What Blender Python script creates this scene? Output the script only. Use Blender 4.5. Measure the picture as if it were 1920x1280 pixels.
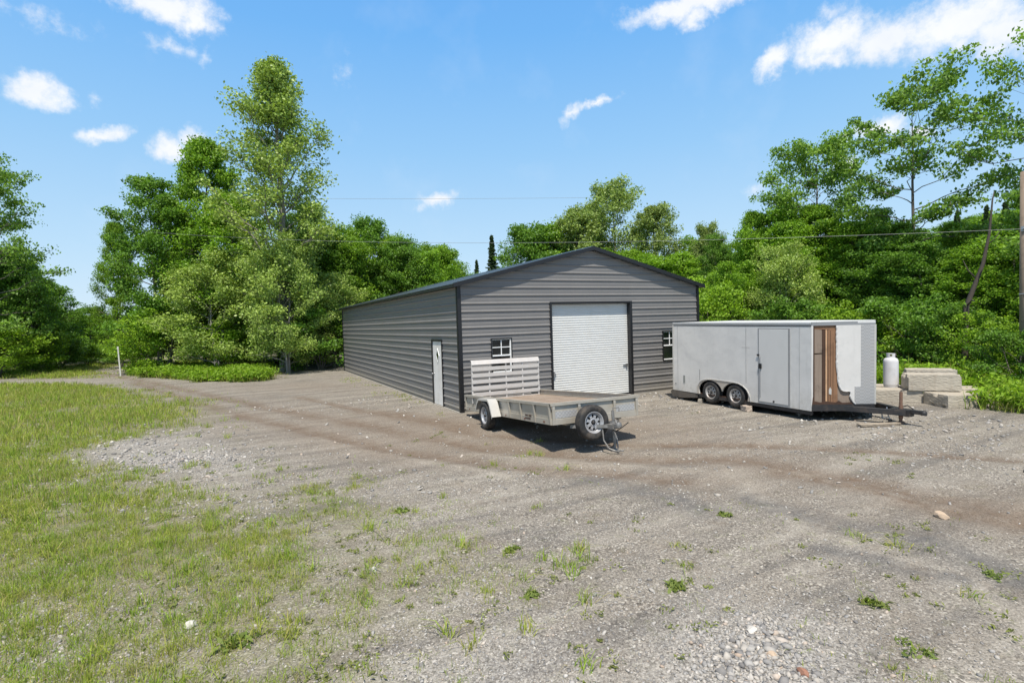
import bpy, math, random
import numpy as np
from mathutils import Vector, Matrix
R = math.radians
for o in list(bpy.data.objects): bpy.data.objects.remove(o)
scene = bpy.context.scene
COL = scene.collection

# ------------------------------------------------------------------ camera
cam_d = bpy.data.cameras.new('camera'); cam_d.sensor_width = 36.0; cam_d.lens = 1019.7/1920*36
cam_d.clip_end = 3000; cam_d.clip_start = 0.1
cam_o = bpy.data.objects.new('camera', cam_d); COL.objects.link(cam_o)
_r = Vector((0.89107855, -0.45279566, -0.03090475)); _u = Vector((0.04280599, 0.01605817, 0.99895434))
_f = Vector((0.45182592, 0.8914697, -0.03369146)); CAMPOS = (-5.599, -14.332, 2.506)
M_ = Matrix(((_r.x, _u.x, -_f.x, CAMPOS[0]), (_r.y, _u.y, -_f.y, CAMPOS[1]), (_r.z, _u.z, -_f.z, CAMPOS[2]), (0, 0, 0, 1)))
cam_o.matrix_world = M_
scene.camera = cam_o

# ------------------------------------------------------------------ light and exposure
scene.view_settings.view_transform = 'Standard'; scene.view_settings.look = 'None'
scene.view_settings.gamma = 1.0; scene.view_settings.exposure = 0.24
SUN_DIR = Vector((0.25, 0.45, -1.0)).normalized()
sl = bpy.data.lights.new('sun', 'SUN'); sl.energy = 4.9; sl.angle = R(0.53); sl.color = (1.0, 0.93, 0.82)
so = bpy.data.objects.new('sun', sl); COL.objects.link(so)
so.rotation_euler = SUN_DIR.to_track_quat('-Z', 'Y').to_euler(); so.location = (-10, -20, 40)

world = bpy.data.worlds.new('World'); scene.world = world; world.use_nodes = True
class NT:
    def __init__(s, tree): s.t = tree; s.n = tree.nodes; s.l = tree.links
    def node(s, typ, **kw):
        nd = s.n.new(typ)
        for k, v in kw.items():
            if k == 'inp':
                for a, b in v.items():
                    if b is None: continue
                    if isinstance(b, bpy.types.NodeSocket): s.l.new(b, nd.inputs[a])
                    else: nd.inputs[a].default_value = b
            else: setattr(nd, k, v)
        return nd
    def math(s, op, a, b=None, c=None, clamp=False):
        nd = s.n.new('ShaderNodeMath'); nd.operation = op; nd.use_clamp = clamp
        for i, x in enumerate((a, b, c)):
            if x is None: continue
            if isinstance(x, bpy.types.NodeSocket): s.l.new(x, nd.inputs[i])
            else: nd.inputs[i].default_value = x
        return nd.outputs[0]
    def mix(s, f, a, b, mode='MIX'):
        nd = s.n.new('ShaderNodeMix'); nd.data_type = 'RGBA'; nd.blend_type = mode
        for i, x in ((0, f), (6, a), (7, b)):
            if isinstance(x, bpy.types.NodeSocket): s.l.new(x, nd.inputs[i])
            elif i == 0: nd.inputs[i].default_value = x
            else: nd.inputs[i].default_value = (x[0], x[1], x[2], 1)
        return nd.outputs[2]
    def ramp(s, f, stops, interp='LINEAR'):
        nd = s.n.new('ShaderNodeValToRGB'); cr = nd.color_ramp; cr.interpolation = interp
        while len(cr.elements) < len(stops): cr.elements.new(0.5)
        for e, (p, c) in zip(cr.elements, stops):
            e.position = p; e.color = (c, c, c, 1) if not hasattr(c, '__len__') else (c[0], c[1], c[2], 1)
        s.l.new(f, nd.inputs[0]); return nd.outputs[0]
    def noise(s, vec, scale, detail=3, rough=0.5, dist=0.0):
        nd = s.node('ShaderNodeTexNoise', inp={'Scale': scale, 'Detail': detail, 'Roughness': rough, 'Distortion': dist})
        if vec is not None: s.l.new(vec, nd.inputs['Vector'])
        return nd.outputs['Fac']
    def mapr(s, v, a, b, c=0.0, d=1.0, smooth=False):
        nd = s.node('ShaderNodeMapRange', inp={0: v, 1: a, 2: b, 3: c, 4: d})
        if smooth: nd.interpolation_type = 'SMOOTHSTEP'
        return nd.outputs[0]

# clouds: azimuth, elevation, half width, half height (radians), tilt (degrees), density
CLOUDS = [(-0.23, 0.328, 0.036, 0.02, -3.2, 1.1), (-0.16, 0.288, 0.034, 0.012, 13.8, 1), (-0.079, 0.278, 0.03, 0.02, 1.8, 1), (-0.047, 0.296, 0.027, 0.017, 1.8, 1), (-0.075, 0.467, 0.073, 0.022, 1.8, 1.1), (-0.037, 0.456, 0.034, 0.019, 1.8, 1), (-0.067, 0.418, 0.036, 0.012, 1.8, 0.45), (-0.022, 0.414, 0.011, 0.013, 1.8, 0.4), (-0.244, 0.418, 0.064, 0.018, 1.8, 0.3), (-0.165, 0.331, 0.013, 0.007, 1.8, 0.3), (0.184, 0.422, 0.02, 0.021, 1.8, 0.18), (0.342, 0.222, 0.04, 0.015, 9.8, 0.9), (0.592, 0.357, 0.03, 0.012, 31.8, 0.75), (0.631, 0.369, 0.043, 0.008, 13.8, 0.75), (0.793, 0.488, 0.116, 0.018, 1.8, 1.1), (0.801, 0.47, 0.032, 0.014, 1.8, 0.75), (0.927, 0.392, 0.037, 0.02, 41.8, 1), (1.006, 0.401, 0.068, 0.033, 1.8, 1.1), (0.998, 0.378, 0.049, 0.015, -8.2, 0.8), (1.074, 0.385, 0.062, 0.029, 1.8, 1.05), (1.154, 0.379, 0.076, 0.036, 1.8, 1.2), (1.214, 0.356, 0.05, 0.034, 1.8, 1.1), (1.006, 0.441, 0.031, 0.014, 1.8, 0.5), (1.067, 0.269, 0.037, 0.013, 1.8, 1), (1.115, 0.251, 0.022, 0.01, 1.8, 1), (1.016, 0.262, 0.02, 0.011, 1.8, 0.95), (1.02, 0.221, 0.02, 0.014, 1.8, 1), (0.894, 0.204, 0.021, 0.011, 1.8, 0.45)]
def build_world():
    t = NT(world.node_tree); t.n.clear()
    sky = t.node('ShaderNodeTexSky', sky_type='NISHITA', sun_disc=False)
    sky.sun_elevation = math.asin(-SUN_DIR.z); sky.sun_rotation = math.atan2(-SUN_DIR.x, -SUN_DIR.y)
    sky.altitude = 300; sky.air_density = 1.0; sky.dust_density = 0.6; sky.ozone_density = 1.6
    tc = t.node('ShaderNodeTexCoord'); sep = t.node('ShaderNodeSeparateXYZ', inp={0: tc.outputs['Generated']})
    az = t.math('ARCTAN2', sep.outputs[0], sep.outputs[1]); el = t.math('ARCSINE', sep.outputs[2])
    dirv = tc.outputs['Generated']
    n1 = t.noise(dirv, 22, 5, 0.62); n2 = t.noise(dirv, 55, 5, 0.65)
    wa = t.math('ADD', az, t.math('MULTIPLY', t.math('SUBTRACT', n1, 0.5), 0.055))
    offv = t.node('ShaderNodeVectorMath', operation='ADD', inp={0: dirv, 1: (3.1, 7.7, 1.3)}).outputs[0]
    n3 = t.noise(offv, 24, 5, 0.62)
    we = t.math('ADD', el, t.math('MULTIPLY', t.math('SUBTRACT', n3, 0.5), 0.045))
    vec = t.node('ShaderNodeCombineXYZ', inp={0: wa, 1: we}).outputs[0]
    acc = None
    for (a, e, ra, re, rot, s) in CLOUDS:
        mp = t.node('ShaderNodeMapping', vector_type='TEXTURE', inp={0: vec, 1: (a, e, 0), 2: (0, 0, R(rot)), 3: (ra*1.3, re*1.35, 1)})
        ln = t.node('ShaderNodeVectorMath', operation='LENGTH', inp={0: mp.outputs[0]}).outputs['Value']
        d = t.math('MULTIPLY', t.math('SUBTRACT', 1.0, ln), s)
        acc = d if acc is None else t.math('SMOOTH_MAX', acc, d, 0.12)
    dens = t.math('ADD', acc, t.math('MULTIPLY', t.math('SUBTRACT', n2, 0.52), 0.95))
    m = t.mapr(dens, 0.0, 0.85, 0, 1, True)
    n4 = t.noise(dirv, 9, 4, 0.6)
    wisp = t.math('MULTIPLY', t.mapr(n4, 0.55, 0.85), 0.10)
    m = t.math('MAXIMUM', m, wisp)
    low = t.ramp(t.mapr(el, 0.0, 0.6), [(0, (.70, .85, .98)), (.22, (.52, .76, .98)), (.5, (.33, .63, .98)), (.8, (.185, .50, .97)), (1, (.15, .44, .94))])
    low = t.mix(1.0, low, (8.7, 8.7, 8.7), 'MULTIPLY')
    # white veil added to the unseen upper sky, neutralises the blue ambient light
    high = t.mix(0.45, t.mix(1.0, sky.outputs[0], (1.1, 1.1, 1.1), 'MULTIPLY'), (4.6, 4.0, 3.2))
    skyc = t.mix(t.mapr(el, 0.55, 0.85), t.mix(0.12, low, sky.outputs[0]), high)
    shade = t.mix(t.noise(dirv, 14, 4, 0.6), (7.0, 7.5, 8.2), (9.2, 9.2, 9.3))
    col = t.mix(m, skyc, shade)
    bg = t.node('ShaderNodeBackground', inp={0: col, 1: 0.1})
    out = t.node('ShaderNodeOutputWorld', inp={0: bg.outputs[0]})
build_world()

# ------------------------------------------------------------------ materials
def new_mat(name):
    m = bpy.data.materials.new(name); m.use_nodes = True; t = NT(m.node_tree); t.n.clear()
    out = t.node('ShaderNodeOutputMaterial'); return m, t, out
def pbr(name, col, rough=0.6, metal=0.0, var=0.12, scale=6.0, bump=0.0, bscale=40.0, spec=0.5, dirt=None, dirt_amt=0.0, dscale=2.5, coat=0.0):
    m, t, out = new_mat(name)
    tc = t.node('ShaderNodeTexCoord').outputs['Object']
    n = t.noise(tc, scale, 5, 0.6)
    c = t.mix(n, tuple(x*(1-var) for x in col), tuple(min(1, x*(1+var)) for x in col))
    if dirt:
        n2 = t.noise(tc, dscale, 6, 0.65); f = t.mapr(n2, 0.48, 0.72, 0.0, dirt_amt)
        c = t.mix(f, c, dirt)
    rr = t.mapr(n, 0.3, 0.7, max(0.02, rough-0.08), min(1, rough+0.08))
    b = t.node('ShaderNodeBsdfPrincipled', inp={'Base Color': c, 'Roughness': rr, 'Metallic': metal, 'Specular IOR Level': spec, 'Coat Weight': coat})
    if bump > 0:
        bn = t.noise(tc, bscale, 4, 0.6)
        bp = t.node('ShaderNodeBump', inp={'Strength': bump, 'Distance': 0.01, 'Height': bn}); t.l.new(bp.outputs[0], b.inputs['Normal'])
    t.l.new(b.outputs[0], out.inputs[0]); return m

# ------------------------------------------------------------------ object helpers
def mark(o, label=None, cat=None, group=None, kind=None):
    if label: o['label'] = label
    if cat: o['category'] = cat
    if group: o['group'] = group
    if kind: o['kind'] = kind
    return o
def thing(name, label, cat, loc=(0, 0, 0), rotz=0.0, group=None):
    o = bpy.data.objects.new(name, None); COL.objects.link(o); o.location = loc; o.rotation_euler = (0, 0, rotz)
    return mark(o, label, cat, group)
def mesh_np(name, V, F, mat, smooth=False, attrs=None, tri=None):
    """V (n,3); F (m,k) constant-size faces, tri: optional extra (q,3)"""
    me = bpy.data.meshes.new(name); V = np.asarray(V, np.float32); F = np.asarray(F, np.int32)
    sizes = [np.full(len(F), F.shape[1] if len(F) else 4, np.int32)]; loops = [F.ravel()]
    if tri is not None and len(tri): tri = np.asarray(tri, np.int32); sizes.append(np.full(len(tri), 3, np.int32)); loops.append(tri.ravel())
    sizes = np.concatenate(sizes); loops = np.concatenate(loops)
    me.vertices.add(len(V)); me.vertices.foreach_set('co', V.ravel())
    me.loops.add(len(loops)); me.loops.foreach_set('vertex_index', loops)
    me.polygons.add(len(sizes)); st = np.concatenate([[0], np.cumsum(sizes)[:-1]]).astype(np.int32)
    me.polygons.foreach_set('loop_start', st); me.polygons.foreach_set('loop_total', sizes)
    if smooth: me.polygons.foreach_set('use_smooth', np.ones(len(sizes), bool))
    for k, a in (attrs or {}).items():
        at = me.attributes.new(k, 'FLOAT', 'POINT'); at.data.foreach_set('value', np.asarray(a, np.float32))
    me.update(); me.validate()
    if mat: me.materials.append(mat)
    return me
class MB:
    """collects shapes into one mesh"""
    def __init__(s): s.v = []; s.f = []
    def add(s, vs, fs):
        b = len(s.v); s.v += [tuple(v) for v in vs]; s.f += [tuple(b+i for i in f) for f in fs]; return s
    def box(s, a, b, rot=None, piv=None):
        (x0, y0, z0), (x1, y1, z1) = a, b
        vs = [(x0, y0, z0), (x1, y0, z0), (x1, y1, z0), (x0, y1, z0), (x0, y0, z1), (x1, y0, z1), (x1, y1, z1), (x0, y1, z1)]
        if rot: p = Vector(piv or ((x0+x1)/2, (y0+y1)/2, (z0+z1)/2)); vs = [tuple(rot @ (Vector(v)-p)+p) for v in vs]
        return s.add(vs, [(0, 3, 2, 1), (4, 5, 6, 7), (0, 1, 5, 4), (1, 2, 6, 5), (2, 3, 7, 6), (3, 0, 4, 7)])
    def tube(s, pts, rad, n=10, caps=True):
        pts = [Vector(p) for p in pts]; rad = rad if hasattr(rad, '__len__') else [rad]*len(pts); rings = []
        for i, p in enumerate(pts):
            d = (pts[min(i+1, len(pts)-1)]-pts[max(i-1, 0)]).normalized()
            a = d.orthogonal().normalized() if i == 0 else (pa - d*pa.dot(d)).normalized(); pa = a; b = d.cross(a)
            rings.append([p+(a*math.cos(k*2*math.pi/n)+b*math.sin(k*2*math.pi/n))*rad[i] for k in range(n)])
        base = len(s.v)
        for r_ in rings: s.v += [tuple(v) for v in r_]
        for i in range(len(rings)-1):
            for k in range(n):
                s.f.append((base+i*n+k, base+i*n+(k+1) % n, base+(i+1)*n+(k+1) % n, base+(i+1)*n+k))
        if caps: s.f.append(tuple(base+k for k in reversed(range(n)))); s.f.append(tuple(base+(len(rings)-1)*n+k for k in range(n)))
        return s
    def lathe(s, prof, n=32, axis='z', c=(0, 0, 0)):
        base = len(s.v)
        for r_, h in prof:
            for k in range(n):
                a = 2*math.pi*k/n; x, y = r_*math.cos(a), r_*math.sin(a)
                p = (x, y, h) if axis == 'z' else ((h, x, y) if axis == 'x' else (y, h, x))
                s.v.append((p[0]+c[0], p[1]+c[1], p[2]+c[2]))
        for i in range(len(prof)-1):
            for k in range(n): s.f.append((base+i*n+k, base+i*n+(k+1) % n, base+(i+1)*n+(k+1) % n, base+(i+1)*n+k))
        return s
    def prism(s, poly, ax, t0, t1):
        """polygon in the plane across axis ax ('x': (y,z), 'y': (x,z), 'z': (x,y)) from t0 to t1"""
        n = len(poly); f = {'x': lambda p, t: (t, p[0], p[1]), 'y': lambda p, t: (p[0], t, p[1]), 'z': lambda p, t: (p[0], p[1], t)}[ax]
        return s.add([f(p, t0) for p in poly]+[f(p, t1) for p in poly],
                     [tuple(range(n)), tuple(reversed(range(n, 2*n)))]+[(i, (i+1) % n, n+(i+1) % n, n+i) for i in range(n)])
    def build(s, name, mat, parent=None, smooth=False, bevel=0.0, loc=None, seg=2):
        me = bpy.data.meshes.new(name); me.from_pydata(s.v, [], s.f); me.update()
        import bmesh
        bm = bmesh.new(); bm.from_mesh(me); bmesh.ops.recalc_face_normals(bm, faces=bm.faces); bm.to_mesh(me); bm.free()
        me.materials.append(mat); o = bpy.data.objects.new(name, me); COL.objects.link(o)
        if parent: o.parent = parent
        if loc: o.location = loc
        if smooth:
            for p in me.polygons: p.use_smooth = True
        if bevel > 0:
            bv = o.modifiers.new('bevel', 'BEVEL'); bv.width = bevel; bv.segments = seg; bv.limit_method = 'ANGLE'; bv.angle_limit = R(35)
        return o
def link_mesh(name, me, parent=None):
    o = bpy.data.objects.new(name, me); COL.objects.link(o)
    if parent: o.parent = parent
    return o
def dup(root, loc, rotz, scale=None, label=None, group=None):
    r = root.copy(); COL.objects.link(r); r.location = loc; r.rotation_euler = (0, 0, rotz)
    if scale: r.scale = scale
    if label: r['label'] = label
    if group: r['group'] = group
    elif 'group' in r: del r['group']
    for ch in root.children:
        c = ch.copy(); COL.objects.link(c); c.parent = r
        for g in ch.children: d = g.copy(); COL.objects.link(d); d.parent = c
    return r

# ------------------------------------------------------------------ noise on the plane
def vnoise(x, y, seed=0):
    x = np.asarray(x, float); y = np.asarray(y, float); xi = np.floor(x).astype(np.int64); yi = np.floor(y).astype(np.int64)
    fx = x-xi; fy = y-yi; fx = fx*fx*(3-2*fx); fy = fy*fy*(3-2*fy)
    def h(a, b):
        n = (a*374761393 + b*668265263 + seed*974634777) & 0xffffffff
        n = ((n ^ (n >> 13))*1274126177) & 0xffffffff
        return ((n ^ (n >> 16)) & 0xffff)/65535.0
    return (h(xi, yi)*(1-fx)+h(xi+1, yi)*fx)*(1-fy)+(h(xi, yi+1)*(1-fx)+h(xi+1, yi+1)*fx)*fy
def fbm(x, y, seed=0, oct=4):
    s = 0; a = 0.5; t = 0
    for i in range(oct): s = s+a*vnoise(x*2**i+i*17.3, y*2**i-i*9.1, seed+i); t += a; a *= 0.5
    return s/t

# ground cover maps, one digit per half metre, rows run away from the yard (y), columns to the right (x)
GRASS = '''
8888888888888888888888888888888888888888822222222222222221111110000000000000000000000000000002
8888888888888888888888888888888888888888821012222222222111111000000000000000000000000000000124
8888888888888888888888888888888888888888752100122222211111110000000000000000000000000000001346
8888888888888888888888888888888888888888753210001222111111000000000000000000000000000000023568
8888888888888888888888888888888888888888754221000111111100000000000000000000000000000000245789
8888888888888888888888888888888888888888764321101112111000000000000000000000000000000012467899
8888888888888888888888888888888888888887764322112111111011000000000000000000000000000134679999
8888888888888888888888888888888888888887765322222121111000000000000000000000000000002356899999
8888888888888888888888888888888888888887765433332111111100000000000000000000000000023568999999
8888888888888888888888888888888888888887775544432111111000000000000000000000000001245789999999
8888888888888888888888888888888888888877775554321110000000000000000000000000000013467899999999
8888888888888888888888888888888888888887876544221111000000000000000000000000000135679999999999
8888888888888888888888888888888888888888886543211110000000000000000000000000002356899999999999
8888888888888888888888888888888888889988876543211110000000000000000000000000023578999999999999
8888888888888888888888888888888888999888865543211111000000000000000000000000123578999999999999
8888888888888888888888888888888889999888765543211111100000000000000000000000001356889999999999
8888888888888888888888888888888999999888755432111111100000000000000000000000000145789999999999
8888888888888888888888888888899999998887654432111111100000000000000000000000001246799999999999
8888888888888888888888888888999999998877544321100111100000000000000000000000001235789999999999
8888888888888888888888888899999999998776433211000011100000000000000000000000000124567899999999
8888888888888888888888889999999999998764332110000011100000000000000000000000000001345678999999
8888888888888888888888999999999999988753322100000000000000000000000000000000000000013456789999
8888888888888888888889999999999999987643221000000000000000000000000000000000000000000134567889
8888888888888888888999999999999999987532111000000000000000000000000000000000000000000012345567
8888888888888888899999999999999999986421110000000000000000000000000000000000000000000000123445
8888888888888888999999999999999999875311100000000000000000000000000000000000000000000000001233
8888888888888899999999999999999999864221100000000000000000000000000000000000000000000000000012
8888888888889999999999999999999999863221100000000000000000000000000000000000000000000000000000
8888888888999999999999999999999998753221100000000000000000000000000000000000000000000000000000
8888888889999999999999999999999998753222100000000000000000000000000000000000000000000000000000
8888888999999999999999999999999998753332210000000000000000000000000000000000000000000000000000
8888899999999999999999999999999998754433210000000000000000000000000000000000000000000000000000
8889999999999999999999999999999988765543210000000100000000000000000000000000000000000000000000
8899999999999999999999999999999988766544210000001110000000000000000000000000000000000000000000
9999999999999999999999999999999998777654310000001111000000000000000000000000000000000000000000
9999999999999999999999999999999998887665310000001111000000000000000000000000000000000000000000
9999999999999999999999999999999998887765310000001111000000000000000000000000000000000000000000
9999999999999999999999999999999999888775310000001111100000000000000000000000000000000000000000
9999999999999999999999999999999999998875310000001111100000000000000000000000000000000000000000
9999999999999999999999999999999999998775310000001111100000000000000000000000000000000000000000
9999999999999999999999999999999999998775310000000111000000000000000000000000000000000000000000
9999999999999999999999999999999999988765310000000111000000000000000000000000000000000000000000
9999999999999999999999999999999999987764210000000011000000000000000000000000000000000000000000
9999999999999999999999999999999999987764210000000000000000000000000000000000000000000000000000
9999999999999999999999999999999999887653210000000000000000000000000000000000000000000000000000
9999999999999999999999999999999998877543110000000000000000000000000000000000000000000000000000
9999999999999999999999999999999998876532100000000000000000000000000000000000000000000000000000
9999999999999999999999999999999988875432100000000000000000000000000000000000000000000000000000
9999999999999999999999999999999988765321100000000000000000000000000000000000000000000000000000
9999999999999999999999999999999988764311000000000000000000000000000000000000000000000000000000
9999999999999999999999999999999888754211000000000000000000000000000000000000000000000000000000
9999999999999999999999999999999887653110000000000000000000000000000000000000000000000000000000
9999999999999999999999999999999887643110000000000000000000000000000000000000000000000000000000
9999999999999999999999999999998887542100000000000000000000000000000000000000000000000000000000
9999999999999999999999999999998876532100000000000000000000000000000000000000000000000000000000
9999999999999999999999999999998876431100000000000000000000000000000000000000000000000000000000
9999999999999999999999999999998765321000000000000000000000000000000000000000000000000000000000
9999999999999999999999999999988764321000000000000000000000000000000000000000000000000000000000
9999999999999999999999999999987654211000000000110000000000000000000000000000000000000000000000
9999999999999999999999999999987643210000000001110000000000000000000000000000000000000000000000
9999999999999999999999999999876542210000000012210000000000000000000000000000000000000000000000
9999999999999999999999999999876432110000101222210000000000000000000000000000000000000000000000
9999999999999999999999999999865421100011112332211000000000000000000000000000000000000000000000
9999999999999999999999999998765321100111234432211000000000000000000000000000000000000000000000
9999999999999999999999999998754211001112344432211000000000000000000000000000000000000000000000
9999999999999999999999999998653211111234554432211000000000000000000000000000000000000000000000
9999999999999999999999999997642111112356654433211000000000000000000000000000000000000000000000
9999999999999999999999999987531111113577654433211000000000000000000000000000000000000000000000
9999999999999999999999999986321111136887654433211000000000000000000000000000000000000000000000
9999999999999999999999999963211111258887655433221000000000000000000000000000000000000000000000
9999999999999999999999999741110012479887655433221000000000000000000000000000000000000000000000
9999999999999999999999997410000023689887655433221100000000000000000000000000000000000000000000
9999999999999999999999964100000135689887655433221100000000000000000000000000000000000000000000
9999999999999999999998631000000245689877655433221100000000000000000000000000000000000000000000
9999999999999999999986310000011345789877655433221100000000000000000000000000000000000000000000
9999999999999999999853000000112345789877655433221100000000000000000000000000000000000000000000
9999999999999999998530000002212346789877655433221100000000000000000000000000000000000000000000
9999999999999999975200000123312346789877655433221100000000000000000000000000000000000000000000
9999999999999999752000001344212356789877655433221100000000000000000000000000000000000000000000
9999999999999997420000013453212456789877655433221110000000000000000000000000000000000000000000
9999999999999964200000145653212456789877655433222110000000000000000000000000000000000000000000
9999999999999641000001467643213456789877655443322110000000000000000000000000000000000000000000
9999999999986410000024787543223456789877655443322110000000000000000000000000000000000000000000
9999999999863100000247986543123456799877655443322110000000000000000000000000000000000000000000
9999999998531000002579976542123456899877655443322110000000000000000000000000000000000000000000
9999999985310000025799876532123457899877655443322110000000000000000000000000000000000000000000
9999999753000000257999876432123467898877655443322110000000000000000000000000000000000000000000
9999997520000002579999875432123567898877655443322110000000000000000000000000000000000000000000
9999974200000035899999865432134567898877655443322111000000000000000000000000000000000000000000
9999642000000358999998765432234567898877655443322111000000000000000000000000000000000000000000
9996420000003589999998765421234567898877655443322111000000000000000000000000000000000000000000
9864200000035899999998765321234567898877655443322211000000000000000000000000000000000000000000
8631000001368999999998754321234567898877655443322211000000000000000000000000000000000000000000
5310000013689999999997654321234567898876655443322211000000000000000000000000000000000000000000
3100000136899999999987654321234567898876655443322211000000000000000000000000000000000000000000
1000001468999999999987654321234567898876655443322211000000000000000000000000000000000000000000
0000014689999999999987654312345677898876655443332211100000000000000000000000000000000000000000
0000146999999999999987643212345678998876655443332211100000000000000000000000000000000000000000
'''
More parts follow.
